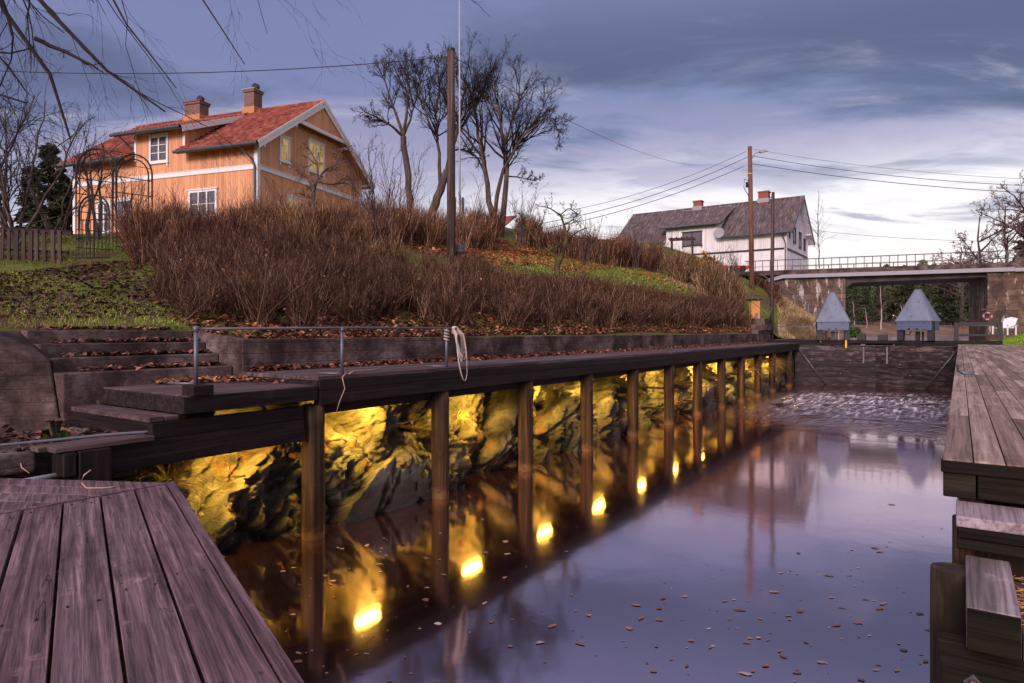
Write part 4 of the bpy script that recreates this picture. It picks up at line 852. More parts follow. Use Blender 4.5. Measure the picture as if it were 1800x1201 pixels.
p=W(1292,472,42); b=MB(); 
t=thing_w('parked_trailer','low red trailer half hidden by bare shrubs in front of the white house','trailer',(p[0],p[1],p[2]-.25))
b.box(p[0]-.75,p[0]+.95,p[1],p[1]+1.2,p[2],p[2]+.20); b.build('body',M['red'],t,bevel=.03)
for xx in (-.3,.5):
    b=MB(); b.tube([(p[0]+xx,p[1]-.08,p[2]-.02),(p[0]+xx,p[1]+.08,p[2]-.02)],.2,16); b.build('wheel',M['blackpaint'],t)
t=thing_w('rustic_rail_fence','thin wooden rail fence descending towards the reddish pole','fence',W(1270,480,40))
b=MB(); b.tube([W(1268,473,41),W(1300,477,40),W(1318,480,39)],.03,6); b.build('rail',M['picket'],t)
for px in (1300,): b=MB(); b.tube([W(px,476,40),W(px,498,40)],.035,6); b.build('post',M['picket'],t)
b=MB(); b.tube([W(1284,452,40.5),W(1280,484,40.5)],.03,6); b.build('leaning_stake',M['white'],t)
# ================= HOUSES  (local: x to the near corner at 0, y into the picture, z up)
def roof_sheet(b,x0,x1,ya,za,yb,zb,kind,th=.10):
    px_=.21 if kind=='tile' else .17; k=7 if kind=='tile' else 6
    n=int((x1-x0)/px_*k)+1; xs=np.linspace(x0,x1,n); Ls=math.hypot(yb-ya,zb-za); row=.34
    if kind=='tile':
        m=int(Ls/row); vs=[]; hs=[]
        for j in range(m):
            for f,h in ((0,.050),(.08,.060),(.5,.035),(.97,.006)): vs.append((j+f)/m); hs.append(h)
        vs.append(1);hs.append(.01); amp=.055
    else: vs=np.linspace(0,1,14); hs=np.zeros(14)+.012; amp=.05
    vs=np.array(vs);hs=np.array(hs); Xg,Vg=np.meshgrid(xs,vs,indexing='ij')
    ph=Xg/px_*2*math.pi; prof=np.sin(ph)*.5+.5
    if kind=='tile': prof=np.clip(prof*1.25,0,1)**.8
    H=hs[None,:]+amp*prof+ .006*np.sin(Xg*1.3+Vg*5)
    nx=(-(zb-za)/Ls,(yb-ya)/Ls); 
    if nx[1]<0: nx=(-nx[0],-nx[1])
    Yg=ya+(yb-ya)*Vg+nx[0]*H; Zg=za+(zb-za)*Vg+nx[1]*H
    b.grid(np.stack([Xg,Yg,Zg],-1)); 
def slab(b,x0,x1,ya,za,yb,zb,th):
    L_=math.hypot(yb-ya,zb-za); n=(-(zb-za)/L_*th,(yb-ya)/L_*th)
    if n[1]<0: n=(-n[0],-n[1])
    A=[(x0,ya,za),(x0,yb,zb),(x0,yb-n[0],zb-n[1]),(x0,ya-n[0],za-n[1])]; b.hull(A,[(x1,y,z) for _,y,z in A])
def window(t,face,a,z,w,h,frame,nx=2,nz=3,lit=False,label=None,trim=.10,curtain=False):
    def bx(b,a0,a1,z0,z1,d0,d1):
        if face=='f': b.box(a0,a1,-d1,-d0,z0,z1)
        else: b.box(d0,d1,a0,a1,z0,z1)
    b=MB(); e=trim
    bx(b,a-w/2,a-w/2+e,z-h/2,z+h/2,.0,.06); bx(b,a+w/2-e,a+w/2,z-h/2,z+h/2,.0,.06); bx(b,a-w/2+e,a+w/2-e,z+h/2-e,z+h/2,.0,.06); bx(b,a-w/2+e,a+w/2-e,z-h/2,z-h/2+e,.0,.06)
    bx(b,a-w/2-.05,a+w/2+.05,z+h/2,z+h/2+.05,0,.10); bx(b,a-w/2-.05,a+w/2+.05,z-h/2-.05,z-h/2,0,.09)
    for s_ in (-1,1): bx(b,a+s_*(w/2-e*.5)-.03,a+s_*(w/2-e*.5)+.03,z-h/2-.2,z-h/2-.052,0,.05)
    f=b.build('window',frame,t)
    if label: f['label']=label
    b=MB(); iw=w-2*e; ih=h-2*e
    for i in range(1,nx): x_=a-iw/2+iw*i/nx; bx(b,x_-.035,x_+.035,z-ih/2,z+ih/2,.016,.05)
    for i in range(1,nz): z_=z-ih/2+ih*i/nz; bx(b,a-iw/2,a+iw/2,z_-.015,z_+.015,.017,.045)
    b.build('sash',frame,f)
    b=MB(); bx(b,a-iw/2,a+iw/2,z-ih/2,z+ih/2,.002,.014); b.build('pane',M['panelit'] if lit else M['pane'],f)
def house(name,label,org,rot,zb,Lx,D,belt,ez,rz,ov,oe,wallm,roofm,kind,trimm,dor,chim,cat='house',side_ov=.55,brickm=None,lowm=None):
    t=thing(name,label,cat,(org[0],org[1],zb),rot); my=D/2; sl=(rz-ez)/(my+oe); we=ez+sl*oe-.12
    pr=[(0,0),(D,0),(D,we),(my,we+sl*my),(0,we)]
    b=MB(); 
    if lowm:
        b.box(-Lx+.01,-.01,.01,D-.01,-1,belt)
        b.build('lower_wall',lowm,t); b=MB(); pr=[(0,belt),(D,belt),(D,we),(my,we+sl*my),(0,we)]
    b.hull([(-Lx,y,z-(1 if z==0 else 0)) for y,z in pr],[(0,y,z-(1 if z==0 else 0)) for y,z in pr])
    dx0,dx1,dz=dor   # dormer x range and eave height
    zr2=rz-.10; ds=(zr2-dz)/(my+oe); wz=dz+ds*oe-.12
    b.hull([(dx0,-.003,we-.3),(dx0,my-.2,we-.3),(dx0,my-.2,wz+ds*(my-.2)-.02),(dx0,-.003,wz)],[(dx1,-.003,we-.3),(dx1,my-.2,we-.3),(dx1,my-.2,wz+ds*(my-.2)-.02),(dx1,-.003,wz)])
    b.build('wall',wallm,t)
    b=MB(); bd_=.16 if kind=='tile' else .12
    b.box(-Lx-.02,.025,-.045,-.004,belt-bd_,belt+.02); b.box(.004,.045,-.045,D+.04,belt-bd_,belt+.02)
    if kind=='tile': b.box(-Lx-.02,.05,-.06,-.046,belt+.021,belt+.05); b.box(.046,.07,-.06,D+.04,belt+.021,belt+.05)
    b.each('belt_board',trimm,t)
    b=MB()
    cm=trimm if kind=='tile' else M['whitewall']
    b.box(-.13,.05,-.05,-.006,-1,we+.05) ; b.box(.006,.05,-.004,.13,-1,we+.1); b.box(.006,.05,D-.12,D+.05,-1,we+.05)
    b.box(-Lx-.03,-Lx+.12,-.05,-.006,-1,we+.05)
    for x_ in ((dx0,dx1) if kind=='tile' else ()):
        b.box(x_-.11 if x_==dx1 else x_-.02,x_+.02 if x_==dx1 else x_+.11,-.055,-.008,(we if x_==dx1 else we-.3),wz+.04)
    b.each('corner_board',cm,t)
    # roofs
    b=MB(); roof_sheet(b,-Lx-side_ov,dx0+.02,-oe,ez,my,rz,kind); roof_sheet(b,dx1-.02,side_ov,-oe,ez,my,rz,kind); roof_sheet(b,-Lx-side_ov,side_ov,D+oe,ez,my,rz,kind)
    b.tube([(-Lx-side_ov,my,rz+.04),(side_ov,my,rz+.04)],.10,8)
    r=b.build('roof',roofm,t)
    b=MB(); slab(b,-Lx-side_ov+.02,dx0-.0,-oe+.02,ez-.0,my,rz-.0,.09); slab(b,dx1,side_ov-.05,-oe+.02,ez-.0,my,rz-.0,.09); slab(b,-Lx-side_ov+.02,side_ov-.05,D+oe-.02,ez,my,rz,.09); b.build('soffit',M['soffit'] if kind=='tile' else M['whiteplaster'],r)
    b=MB(); roof_sheet(b,dx0-(.75 if kind=='tile' else .45),dx1+(.35),-oe-.02,dz,my-.05,zr2,kind); r2=b.build('dormer_roof',roofm,t)
    b=MB(); slab(b,dx0-.7 if kind=='tile' else dx0-.42,dx1+.32,-oe+.01,dz-.0,my-.1,zr2-.02,.08); b.build('dormer_soffit',trimm if kind=='tile' else M['blackpaint'],r2)
    if kind=='tile':
        b=MB(); slab(b,dx1+.322,dx1+.37,-oe-.03,dz+.05,my*.80,dz+.05+ds*(my*.80+oe),.26); b.build('dormer_verge',trimm,r2)
    # barge boards
    b=MB(); th=.26 if kind=='tile' else .2
    for (xa,xb) in ((side_ov-.048,side_ov+.0),(-Lx-side_ov-.03,-Lx-side_ov+.018)):
        slab(b,xa,xb,-oe-.05,ez+.03,my,rz+.06,th); slab(b,xa+.001,xb+.001,D+oe+.05,ez+.03,my,rz+.06,th)
    if kind=='tile':
        slab(b,side_ov+.002,side_ov+.03,-oe-.06,ez+.07,my,rz+.11,.12); slab(b,side_ov+.003,side_ov+.031,D+oe+.06,ez+.07,my,rz+.11,.12)
    b.each('barge_board',trimm if kind=='tile' else M['bargegrey'],t)
    if kind=='tile':
        z=ez+sl*2.5; y0=z and (z-ez)/sl-oe+.12; b=MB(); b.box(side_ov-.15,side_ov-.052,y0,D-y0,z-.08,z+.08); b.build('collar_beam',trimm,t)
        b=MB(); b.hull([(side_ov-.10,y0+.1,z+.082),(side_ov-.10,D-y0-.1,z+.082),(side_ov-.10,my,rz-.3)],[(side_ov-.07,y0+.1,z+.082),(side_ov-.07,D-y0-.1,z+.082),(side_ov-.07,my,rz-.3)]); b.build('gable_infill',wallm,t)
        b=MB()
        for yy in (-.1,D+.1,2.0,D-2.0):
            zz=ez+sl*(min(yy,D-yy)+oe)-.25; b.box(.0,side_ov-.06,yy-.06,yy+.06,zz-.12,zz)
        b.each('purlin_end',trimm,t)
    else:
        b=MB(); 
        for yy in (.9,D-.9): zz=ez+sl*(min(yy,D-yy)+oe)-.3; b.box(0,side_ov-.06,yy-.05,yy+.05,zz-.1,zz)
        b.each('purlin_end',M['whitewall'],t)
    b=MB(); g=ez-.02
    b.tube([(dx1-.02,-oe-.09,g),(side_ov,-oe-.09,g)],.075,8); b.tube([(-Lx-side_ov,-oe-.09,g),(dx0-.05,-oe-.09,g)],.075,8)
    b.tube([(dx0-(.78 if kind=='tile' else .45),-oe-.10,dz-.02),(dx1+.36,-oe-.10,dz-.02)],.075,8)
    b.tube([(-.45 if kind=='tile' else -.25,-oe-.08,g),(-.2 if kind=='tile' else -.12,-.12,g-.5),(-.05 if kind=='tile' else -.03,-.12,g-.8),(-.05 if kind=='tile' else -.03,-.12,-.5)],.045,8)
    if kind=='tile': b.tube([(dx0-.3,-oe-.08,dz-.06),(dx0-.12,-.1,dz-.55)],.04,8)
    b.each('gutter',M['gutter'],t,smooth=True)
    for (cx,w,d_,h,cap,cy) in chim:
        b=MB(); b.box(cx-w/2,cx+w/2,my+cy-d_/2,my+cy+d_/2,rz-.7,rz+h); b.box(cx-w/2-.05,cx+w/2+.05,my+cy-d_/2-.05,my+cy+d_/2+.05,rz+h+.002,rz+h+.12); c=b.build('chimney',brickm,t,bevel=.01)
        b=MB(); b.box(cx-w/2-.07,cx+w/2+.07,my+cy-d_/2-.07,my+cy+d_/2+.07,rz-.2,rz+.16); b.build('flashing',M['soffit'] if kind=='tile' else M['cap'],c)
        if cap:
            b=MB(); b.tube([(cx+w*.25,my+cy-.08,rz+h+.32),(cx+w*.25,my+cy+.08,rz+h+.32)],.19,16); b.box(cx+w*.25-.03,cx+w*.25+.03,my+cy-.03,my+cy+.03,rz+h+.12,rz+h+.2); b.build('cowl',M['blackpaint'],c)
            b=MB(); b.box(cx-w/2-.08,cx+w/2+.08,my+cy-d_/2-.08,my+cy+d_/2+.08,rz+h+.122,rz+h+.17); b.build('cap_slab',M['redbrick'] if cap==2 else M['cap'],c)
    return t
M['bargegrey']=plain('dark_grey_barge',(.10,.09,.11),.6)
ho=house('orange_house','ochre wooden house with red tiled roof and two brick chimneys on the hill','x' and (-10.9,28.0),R_(-19.49),6.0,10.9,8.0,3.43,4.2,7.37,.55,.55,M['orangewall'],M['tile'],'tile',M['white'],(-6.95,-3.96,5.3),[(-7.35,1.0,.62,.72,2,.0),(-3.7,.6,.6,.92,1,.0)],brickm=M['brick'])
window(ho,'f',-5.5,4.62,1.12,1.25,M['white'],2,3,label='white casement window in the dormer')
window(ho,'f',-2.95,1.95,1.6,1.25,M['white'],3,2)
window(ho,'f',-7.6,1.75,1.0,1.45,M['white'],2,3,label='white lower window seen through the garden arch')
window(ho,'f',-8.9,1.7,.9,1.5,M['white'],2,3)
window(ho,'g',1.75,4.55,.72,1.15,M['white'],1,3,lit=True,label='small lit gable window')
window(ho,'g',4.06,4.75,1.25,1.5,M['white'],2,3,lit=True,label='large lit gable window')
window(ho,'g',2.4,1.8,1.0,1.4,M['white'],2,3,lit=True); window(ho,'g',5.4,1.8,1.2,1.4,M['white'],2,3)
hw=house('white_house','white boarded house with grey corrugated roof beside the bridge','house' and (20.96,50.0),R_(-34.8),5.6,13.9,8.0,3.12,4.25,7.6,.5,.5,M['whitewall'],M['tile_old'],'sheet',M['blackpaint'],(-9.6,-5.17,5.4),[(-8.2,.72,.6,.55,0,0),(-2.55,.8,.7,.65,0,-.2)],brickm=M['redbrick'],lowm=M['whiteplaster'])
window(hw,'f',-7.35,4.38,1.65,1.15,M['blackpaint'],2,1,label='wide black framed dormer window',trim=.07)
for a_,z_,w_,h_ in ((1.1,4.5,.3,.7),(2.8,4.4,.75,1.1),(4.95,4.25,.8,1.15),(6.7,4.1,.6,.8)): window(hw,'g',a_,z_,w_,h_,M['blackpaint'],1,1,trim=.06)
b=MB(); b.lathe((0,0,0),[(.02,0),(.25,.03),(.42,.10),(.44,.12),(.40,.12),(.2,.06),(.02,.04)],20); o=b.build('satellite_dish',M['cap'],None,smooth=True)
m4=Matrix.Translation((20.96,50,5.6))@Matrix.Rotation(R_(-34.8),4,'Z')@Matrix.Translation((-4.95,-.5,4.55))@Matrix.Rotation(R_(75),4,'X'); o.matrix_world=m4; props(o,'round grey satellite dish on the wall beside the white dormer','satellite dish')
# stone base & little red shed behind the hill
p=W(835,420,46); t=thing('brick_shed','low shed with brick wall and reddish roof half hidden behind the hill hedge','shed',(p[0],p[1],p[2]-1.2),R_(-25))
b=MB(); b.box(-2.3,2.3,0,3,0,1.9); b.build('wall',M['redbrick'],t)
b=MB(); b.hull([(-2.5,-.3,1.86),(2.5,-.3,1.86),(2.5,1.5,2.8),(-2.5,1.5,2.8)],[(-2.5,-.3,1.96),(2.5,-.3,1.96),(2.5,1.5,2.9),(-2.5,1.5,2.9)]); b.build('roof',M['tile'],t)
window(t,'f',-.9,1.2,.9,.7,M['white'],1,1,trim=.06)
# ================= PLANTS
def nrm(v): return v/(np.linalg.norm(v,axis=-1,keepdims=True)+1e-9)
def resample(pts,n):
    P=np.array(pts,float); d=np.r_[0,np.cumsum(np.linalg.norm(np.diff(P,axis=0),axis=1))]; u=np.linspace(0,d[-1],n); Q=np.stack([np.interp(u,d,P[:,i]) for i in range(3)],1)
    Q[1:-1]=.25*Q[:-2]+.5*Q[1:-1]+.25*Q[2:]; return Q
def kids(P,Rr,k,g,tmin=.25,tmax=1.0,ang=(30,60),lf=.5,rf=.55,up=.1,N=4,wob=.25,rmin=.004,taper=.3,minlen=0):
    Mn,Nn,_=P.shape; t=g.uniform(tmin,tmax,(Mn,k)); f=t*(Nn-1); i=np.minimum(f.astype(int),Nn-2); fr_=f-i
    m=np.arange(Mn)[:,None]; base=P[m,i]*(1-fr_)[...,None]+P[m,i+1]*fr_[...,None]; tan=nrm(P[m,i+1]-P[m,i]); r0=(Rr[m,i]*(1-fr_)+Rr[m,i+1]*fr_)*rf
    L=np.linalg.norm(np.diff(P,axis=1),axis=2).sum(1)[:,None]*lf*g.uniform(.55,1.2,(Mn,k))*(1.15-.55*t); L=np.maximum(L,minlen)
    q=nrm(np.cross(tan,g.normal(size=tan.shape))); a=np.radians(g.uniform(*ang,(Mn,k)))[...,None]
    d=nrm(np.cos(a)*tan+np.sin(a)*q+np.array([0,0,up])); d=d.reshape(-1,3); base=base.reshape(-1,3); L=L.reshape(-1,1); r0=np.maximum(r0.reshape(-1),rmin)
    pts=[base]; 
    for j in range(N-1):
        pts.append(pts[-1]+d*L/(N-1)); d=nrm(d+g.normal(size=d.shape)*wob+np.array([0,0,up*.6]))
    PP=np.stack(pts,1); RR=r0[:,None]*np.linspace(1,taper,N)[None]; return PP,RR
def tree(name,label,cat,limbs,levels,seed,bark=None,tw=None,group=None,sides=8,rmin=.005,bare0=False,crown='crown'):
    """limbs: list of (points, r0, r1); levels: list of dicts for kids"""
    g=np.random.default_rng(seed); base=tuple(limbs[0][0][0]); t=thing_w(name,label,cat,base,group)
    b=MB(); P=[];Rr=[]
    for pts,r0,r1 in limbs:
        q=resample(pts,10); q[1:-1]+=g.normal(size=(8,3))*np.linalg.norm(q[-1]-q[0])*.006; P.append(q); Rr.append(np.linspace(r0,r1,10))
    P=np.array(P);Rr=np.array(Rr); b.tubes(P,Rr,sides); b.build('trunk',bark or M['bark'],t,smooth=True)
    c=MB(); cur=(P[1:],Rr[1:]) if bare0 else (P,Rr)
    for i,lv in enumerate(levels):
        nx=kids(*cur,g=g,rmin=rmin,**lv); c.tubes(*nx,4 if i==0 else 3); cur=nx if not lv.get('_') else nx
    if levels: c.build(crown,tw or M['twig'],t)
    return t
PX=lambda pts,Y: [W(px,py,Y+dy) for px,py,dy in [(p+(0,))[:3] for p in pts]]
L3=[dict(k=14,tmin=.34,ang=(22,58),lf=.46,rf=.6,up=.15,N=7,wob=.12),dict(k=7,tmin=.2,ang=(20,50),lf=.55,rf=.6,up=.05,N=6,wob=.16),dict(k=5,tmin=.2,ang=(18,45),lf=.58,rf=.6,up=.06,N=5,wob=.18),dict(k=3,tmin=.2,ang=(18,42),lf=.6,rf=.7,up=.03,N=4,wob=.18)]
tree('bare_tree','slim bare tree with a forked crown, nearest the orange house','tree',[
 (PX([(723,408),(722,360),(716,300),(709,240)],35),0.193,0.155),(PX([(709,240),(690,222,-.5),(662,206,-1),(640,196,-1)],35),0.082,0.027),
 (PX([(709,240),(700,215),(688,180,.6),(676,140,.8),(666,120,.9)],35),0.089,0.027),(PX([(709,240),(714,200),(718,160,-.3),(714,100)],35),0.089,0.027),(PX([(709,240),(722,210,1),(732,175,1.4),(738,125,1.4)],35),0.082,0.027)],
 L3,11,group='tall bare trees on the hill',rmin=.0062,tw=M['twigdark'],bare0=True)
tree('bare_tree','leaning bare tree with a thick curved trunk behind the stout pole','tree',[
 (PX([(751,405),(760,375),(775,330),(786,300)],35),0.238,0.200),(PX([(775,330),(773,290),(770,245),(765,200,.5),(752,160,.6)],35),0.112,0.027),(PX([(786,300),(792,265),(802,235),(812,190,-.5),(822,120,-.6)],35),0.134,0.027),
 (PX([(802,235),(826,205,.8),(845,165,1),(860,130,1)],35),0.082,0.027),(PX([(770,245),(752,215,-.6),(742,170,-1),(735,125,-1)],35),0.074,0.027),(PX([(765,200),(772,160),(770,105)],35),0.068,0.022),(PX([(792,265),(815,262,.5),(845,280,1)],35),0.059,0.018)],
 L3,12,group='tall bare trees on the hill',rmin=.0062,tw=M['twigdark'],bare0=True)
tree('bare_tree','wide bare tree dividing low into several stems, left of the small apple tree','tree',[
 (PX([(868,415),(866,380),(856,350),(851,290),(845,255),(834,205,.5),(826,150,.6)],34),0.178,0.027),(PX([(870,395),(870,350),(877,318),(892,285),(912,245,-.6),(935,221,-1),(966,208,-1.2)],34),0.134,0.036),
 (PX([(880,415),(884,368),(891,310),(886,250),(878,200),(868,140,.4)],34),0.178,0.027),(PX([(886,250),(900,215,1),(915,170,1.4),(905,120,1.5)],34),0.074,0.027),(PX([(912,245),(925,235,1),(955,190,1.4),(965,165,1.4)],34),0.068,0.022),
 (PX([(878,200),(850,170,1),(838,140,1.4)],34),0.068,0.022),(PX([(891,310),(915,312,.6),(940,318,1)],34),0.045,0.018),(PX([(966,208),(980,225,-1),(984,250,-1)],34),0.038,0.013)],
 L3,13,group='tall bare trees on the hill',rmin=.0062,tw=M['twigdark'])
AP=[dict(k=6,tmin=.3,ang=(35,75),lf=.5,rf=.6,up=.05,N=6,wob=.4),dict(k=6,tmin=.15,ang=(35,75),lf=.5,rf=.6,up=.12,N=5,wob=.4),dict(k=4,tmin=.2,ang=(30,70),lf=.45,rf=.7,up=.1,N=3,wob=.4)]
tree('apple_tree','small gnarled mossy apple tree on the open grass slope','tree',[
 (PX([(977,480),(981,463),(986,452)],22),.11,.09),(PX([(986,452),(992,440),(996,418),(992,395,.4),(985,378,.5)],22),.07,.03),(PX([(984,458),(965,442),(945,428,-.3),(928,402,-.5),(918,375,-.6)],22),.065,.02),
 (PX([(964,442),(980,432,-.4),(992,420,-.6)],22),.045,.02),(PX([(992,395),(1010,385,.5),(1022,400,.6)],22),.03,.01),(PX([(945,428),(940,405,.5),(950,380,.6)],22),.03,.012),(PX([(985,378),(965,365,-.5),(945,362,-.6)],22),.03,.01),(PX([(928,402),(908,395,.3)],22),.025,.01),(PX([(985,378),(1000,365,.3),(1018,378)],22),.025,.01)],
 AP,21,M['mossbark'],rmin=.006)
tree('apple_tree','twisted bare fruit tree directly in front of the lit gable windows','tree',[
 (PX([(548,395),(550,345),(556,318)],19),.07,.05),(PX([(552,335),(540,312),(528,300),(520,290,.3)],19),.035,.012),(PX([(556,318),(570,300),(590,290,-.4),(612,282,-.5)],19),.04,.012),(PX([(556,318),(560,295),(548,270,.4),(540,258,.4)],19),.035,.012),
 (PX([(556,318),(580,325),(610,320,.4),(635,345,.5)],19),.035,.01),(PX([(590,290),(600,265,.4),(620,255,.5)],19),.03,.01)],AP,22,M['bark'],rmin=.006)
SH=[dict(k=7,tmin=.2,ang=(20,45),lf=.45,rf=.6,up=.15,N=5,wob=.2),dict(k=4,tmin=.2,ang=(20,50),lf=.5,rf=.6,up=.1,N=4,wob=.2)]
def sapling(px,py,Y,h,n,seed,label,spread=.25,levels=SH,group=None,r=.025,cat='shrub',tw=None):
    g=np.random.default_rng(seed); p=np.array(W(px,py,Y)); p[2]-=.1; limbs=[]
    for i in range(n):
        a=g.uniform(0,6.28); s=g.uniform(.4,1)*spread*h; e=p+[math.cos(a)*s,math.sin(a)*s*.7,h*g.uniform(.75,1.05)]; m_=p*.5+e*.5+[math.cos(a)*s*.1,0,h*.05]; limbs.append(([p+g.normal(size=3)*(.12,.12,0),m_,e],r*g.uniform(.7,1.1),r*.25))
    return tree('bare_shrub',label,cat,limbs,levels,seed,M['bark'],tw,group,6,.005)
sapling(672,440,17,2.6,6,31,'tall bare sapling cluster just right of the orange house gable',.35)
sapling(640,425,20,2.6,4,32,'thin bare sapling against the right eave of the orange house',.3)
sapling(700,425,24,3.4,5,33,'bare sapling left of the leaning tree',.3)
sapling(820,425,26,2.2,5,34,'low bare shrub right of the flagpole',.4)
sapling(915,430,30,2.6,6,35,'bare shrub between the wide bare tree and the apple tree',.4)
sapling(1030,462,28,1.9,7,36,'low bare bush on the slope right of the apple tree',.5)
sapling(1118,470,34,2.6,5,37,'thin bare bush standing against the left end of the white house',.45,tw=M['twig'])
sapling(1300,498,39,2.2,8,38,'bare bush in front of the red trailer',.4)
sapling(1268,495,40,2.0,6,39,'bare bush beside the yellow shrub',.4)
sapling(1437,470,52,6,1,40,'slender bare birch behind the bridge railing, right of the white house',.1,[dict(k=26,tmin=.15,ang=(30,60),lf=.28,rf=.4,up=.1,N=5,wob=.2),dict(k=5,tmin=.2,ang=(20,50),lf=.5,rf=.6,up=.0,N=4,wob=.2)],r=.05)
sapling(30,440,17,4.2,9,41,'dense bare bush with curving branches at the left edge',.55,[dict(k=9,tmin=.15,ang=(20,55),lf=.5,rf=.6,up=.1,N=6,wob=.25),dict(k=6,tmin=.15,ang=(20,55),lf=.5,rf=.6,up=.05,N=4,wob=.3),dict(k=3,tmin=.2,ang=(20,50),lf=.5,rf=.6,up=.0,N=3,wob=.3)],r=.05,tw=M['twigdark'])
sapling(-60,430,19,5.0,7,42,'tall bare bush partly cut off by the left edge of the photo',.5,[dict(k=9,tmin=.15,ang=(20,55),lf=.5,rf=.6,up=.1,N=6,wob=.25),dict(k=6,tmin=.15,ang=(20,55),lf=.5,rf=.6,up=.05,N=4,wob=.3)],r=.06,tw=M['twigdark'])
sapling(170,430,18,3.4,3,43,'dark leaning shrub trunk behind the garden arch',.25,[dict(k=8,tmin=.3,ang=(25,60),lf=.45,rf=.5,up=.1,N=6,wob=.3),dict(k=6,tmin=.15,ang=(20,55),lf=.5,rf=.6,up=.05,N=4,wob=.3)],r=.06,tw=M['twigdark'])
sapling(225,440,15.5,1.9,8,44,'small bare rose bush at the right foot of the garden arch',.35)
sapling(95,425,22,4.3,6,45,'bare bush in front of the dark evergreen by the orange house',.5,r=.03,tw=M['twigdark'])
# overhanging near branches, upper left
BT=[dict(k=7,tmin=.1,ang=(15,45),lf=.33,rf=.45,up=-.12,N=7,wob=.16),dict(k=6,tmin=.1,ang=(15,45),lf=.5,rf=.5,up=-.15,N=6,wob=.16),dict(k=3,tmin=.2,ang=(15,40),lf=.5,rf=.5,up=-.1,N=4,wob=.15)]
Yb=6.0
tr=W(-700,500,6.5)
tree('overhanging_tree','dark drooping branches of a tree hanging into the upper left sky','tree',[
 ([tr,(tr[0]+.1,6.4,tr[2]+3),(tr[0]+.4,6.3,tr[2]+5.2)],.22,.12),
 (PX([(-560,-420,.3),(-250,-330),(-70,-140),(12,0),(38,38),(62,75),(90,122),(107,165),(116,205),(124,245)],Yb),0.0675,0.009),
 (PX([(62,68),(100,85),(140,102),(172,122)],Yb),0.0216,0.009),
 (PX([(-560,-420,.3),(-150,-300),(20,-60),(62,0),(90,20),(118,42),(136,75),(152,106),(180,130),(206,148),(246,180),(290,196)],Yb),0.0607,0.0075),
 (PX([(-560,-420,.3),(-50,-380),(120,-160),(185,0),(204,48),(240,85),(288,120),(310,155)],Yb+.3),0.0405,0.0045),
 (PX([(-560,-420,.3),(100,-420),(290,-200),(362,0),(378,45),(392,82),(430,113)],Yb+.5),0.0405,0.0045),
 (PX([(-300,-50,.2),(-100,80),(0,98),(35,96),(60,84)],Yb),0.027,0.006),
 (PX([(-300,-50,.2),(-150,120),(0,165),(22,174),(46,181)],Yb),0.027,0.0075),
 (PX([(-560,-420,.3),(150,-450),(420,-160),(455,-20,.6),(470,60,.6)],Yb+.8),0.027,0.0023),
 (PX([(-300,-50,.2),(-150,10),(0,90),(30,125),(45,160)],Yb),0.027,0.006)],BT,51,M['barkdark'],M['twigdark'],sides=8,rmin=.0016)
tree('overhanging_tree','single dark red twig tip hanging in at the top edge beside the flagpole','branch',[(PX([(790,-60),(815,-8),(840,8),(862,30)],7),.006,.002)],[dict(k=6,tmin=.2,ang=(20,45),lf=.3,rf=.5,up=-.1,N=3,wob=.1)],52,M['barkdark'],M['twigdark'],rmin=.0015)
# conifers
def conifer(h,seed,wide=.2,mat_='needle',pine=False):
    g=np.random.default_rng(seed); t=thing_w('spruce_tree' if not pine else 'pine_tree','x','tree',(0,0,0))
    b=MB(); b.tubes(np.array([[[0,0,-.5],[0,0,h*.5],[.0,0,h*.97]]]),np.array([[.018*h,.011*h,.002*h]]),6); b.build('trunk',M['bark'] if not pine else M['post2'],t)
    n=int(130 if not pine else 90); z0=.12 if not pine else .42
    f=g.uniform(z0,1,n)**(.8 if not pine else .9); a=g.uniform(0,6.28,n)
    Lb=(wide*h*((1-f)/(1-z0))**.8*g.uniform(.7,1.1,n)+.03*h) if not pine else wide*h*np.sqrt(np.clip(1-((f-.68)/.34)**2,0.05,1))*g.uniform(.5,1.1,n)
    d=np.stack([np.cos(a),np.sin(a),-.22-.2*g.random(n) if not pine else .1+.3*g.random(n)],1); base=np.stack([0*f,0*f,f*h],1)
    u=np.linspace(.0,1,4); P=base[:,None]+d[:,None]*Lb[:,None,None]*u[None,:,None]; P[:,:,2]+= (u**2)[None]*Lb[:,None]*.12
    c=MB(); c.tubes(P,np.tile(np.array([.012,.009,.006,.003])*h*.35,(n,1)),3)
    m=26 if not pine else 34; uu=g.uniform(.2,1.05,(n,m)); ctr=base[:,None]+d[:,None]*Lb[:,None,None]*uu[...,None]; ctr[...,2]+=uu**2*Lb[:,None]*.12-.012*h*g.random((n,m)); ctr+=g.normal(size=ctr.shape)*.012*h
    ctr=ctr.reshape(-1,3); K=len(ctr); s=h*(.020 if not pine else .022)*g.uniform(.6,1.4,K)[:,None]; e1=nrm(np.repeat(d,m,0)+g.normal(size=(K,3))*.5)*s*1.3; e2=nrm(np.cross(e1,g.normal(size=(K,3))))*s*.55; e2[:,2]-=.2*s[:,0]
    V=np.stack([ctr-e1,ctr+e2,ctr+e1,ctr-e2],1).reshape(-1,3); c.add(V,np.arange(4*K).reshape(-1,4)); c.build('crown',M[mat_],t); return t
protos=[conifer(1*14,61,.2),conifer(14,62,.16),conifer(14,63,.23,'needle2'),conifer(13,64,.22,'needle2',True)]
used=[0]*4
def plant(i,x,y,z,sc,label,group='conifers on the far shore'):
    if used[i]==0: o=protos[i]
    else: o=copy_tree(protos[i])
    used[i]+=1; o.location=(x,y,z-.3); o.scale=(sc*rng.uniform(.9,1.15),sc*rng.uniform(.9,1.15),sc); o.rotation_euler=(0,0,rng.uniform(0,6.28)); o['label']=label; o['group']=group; return o
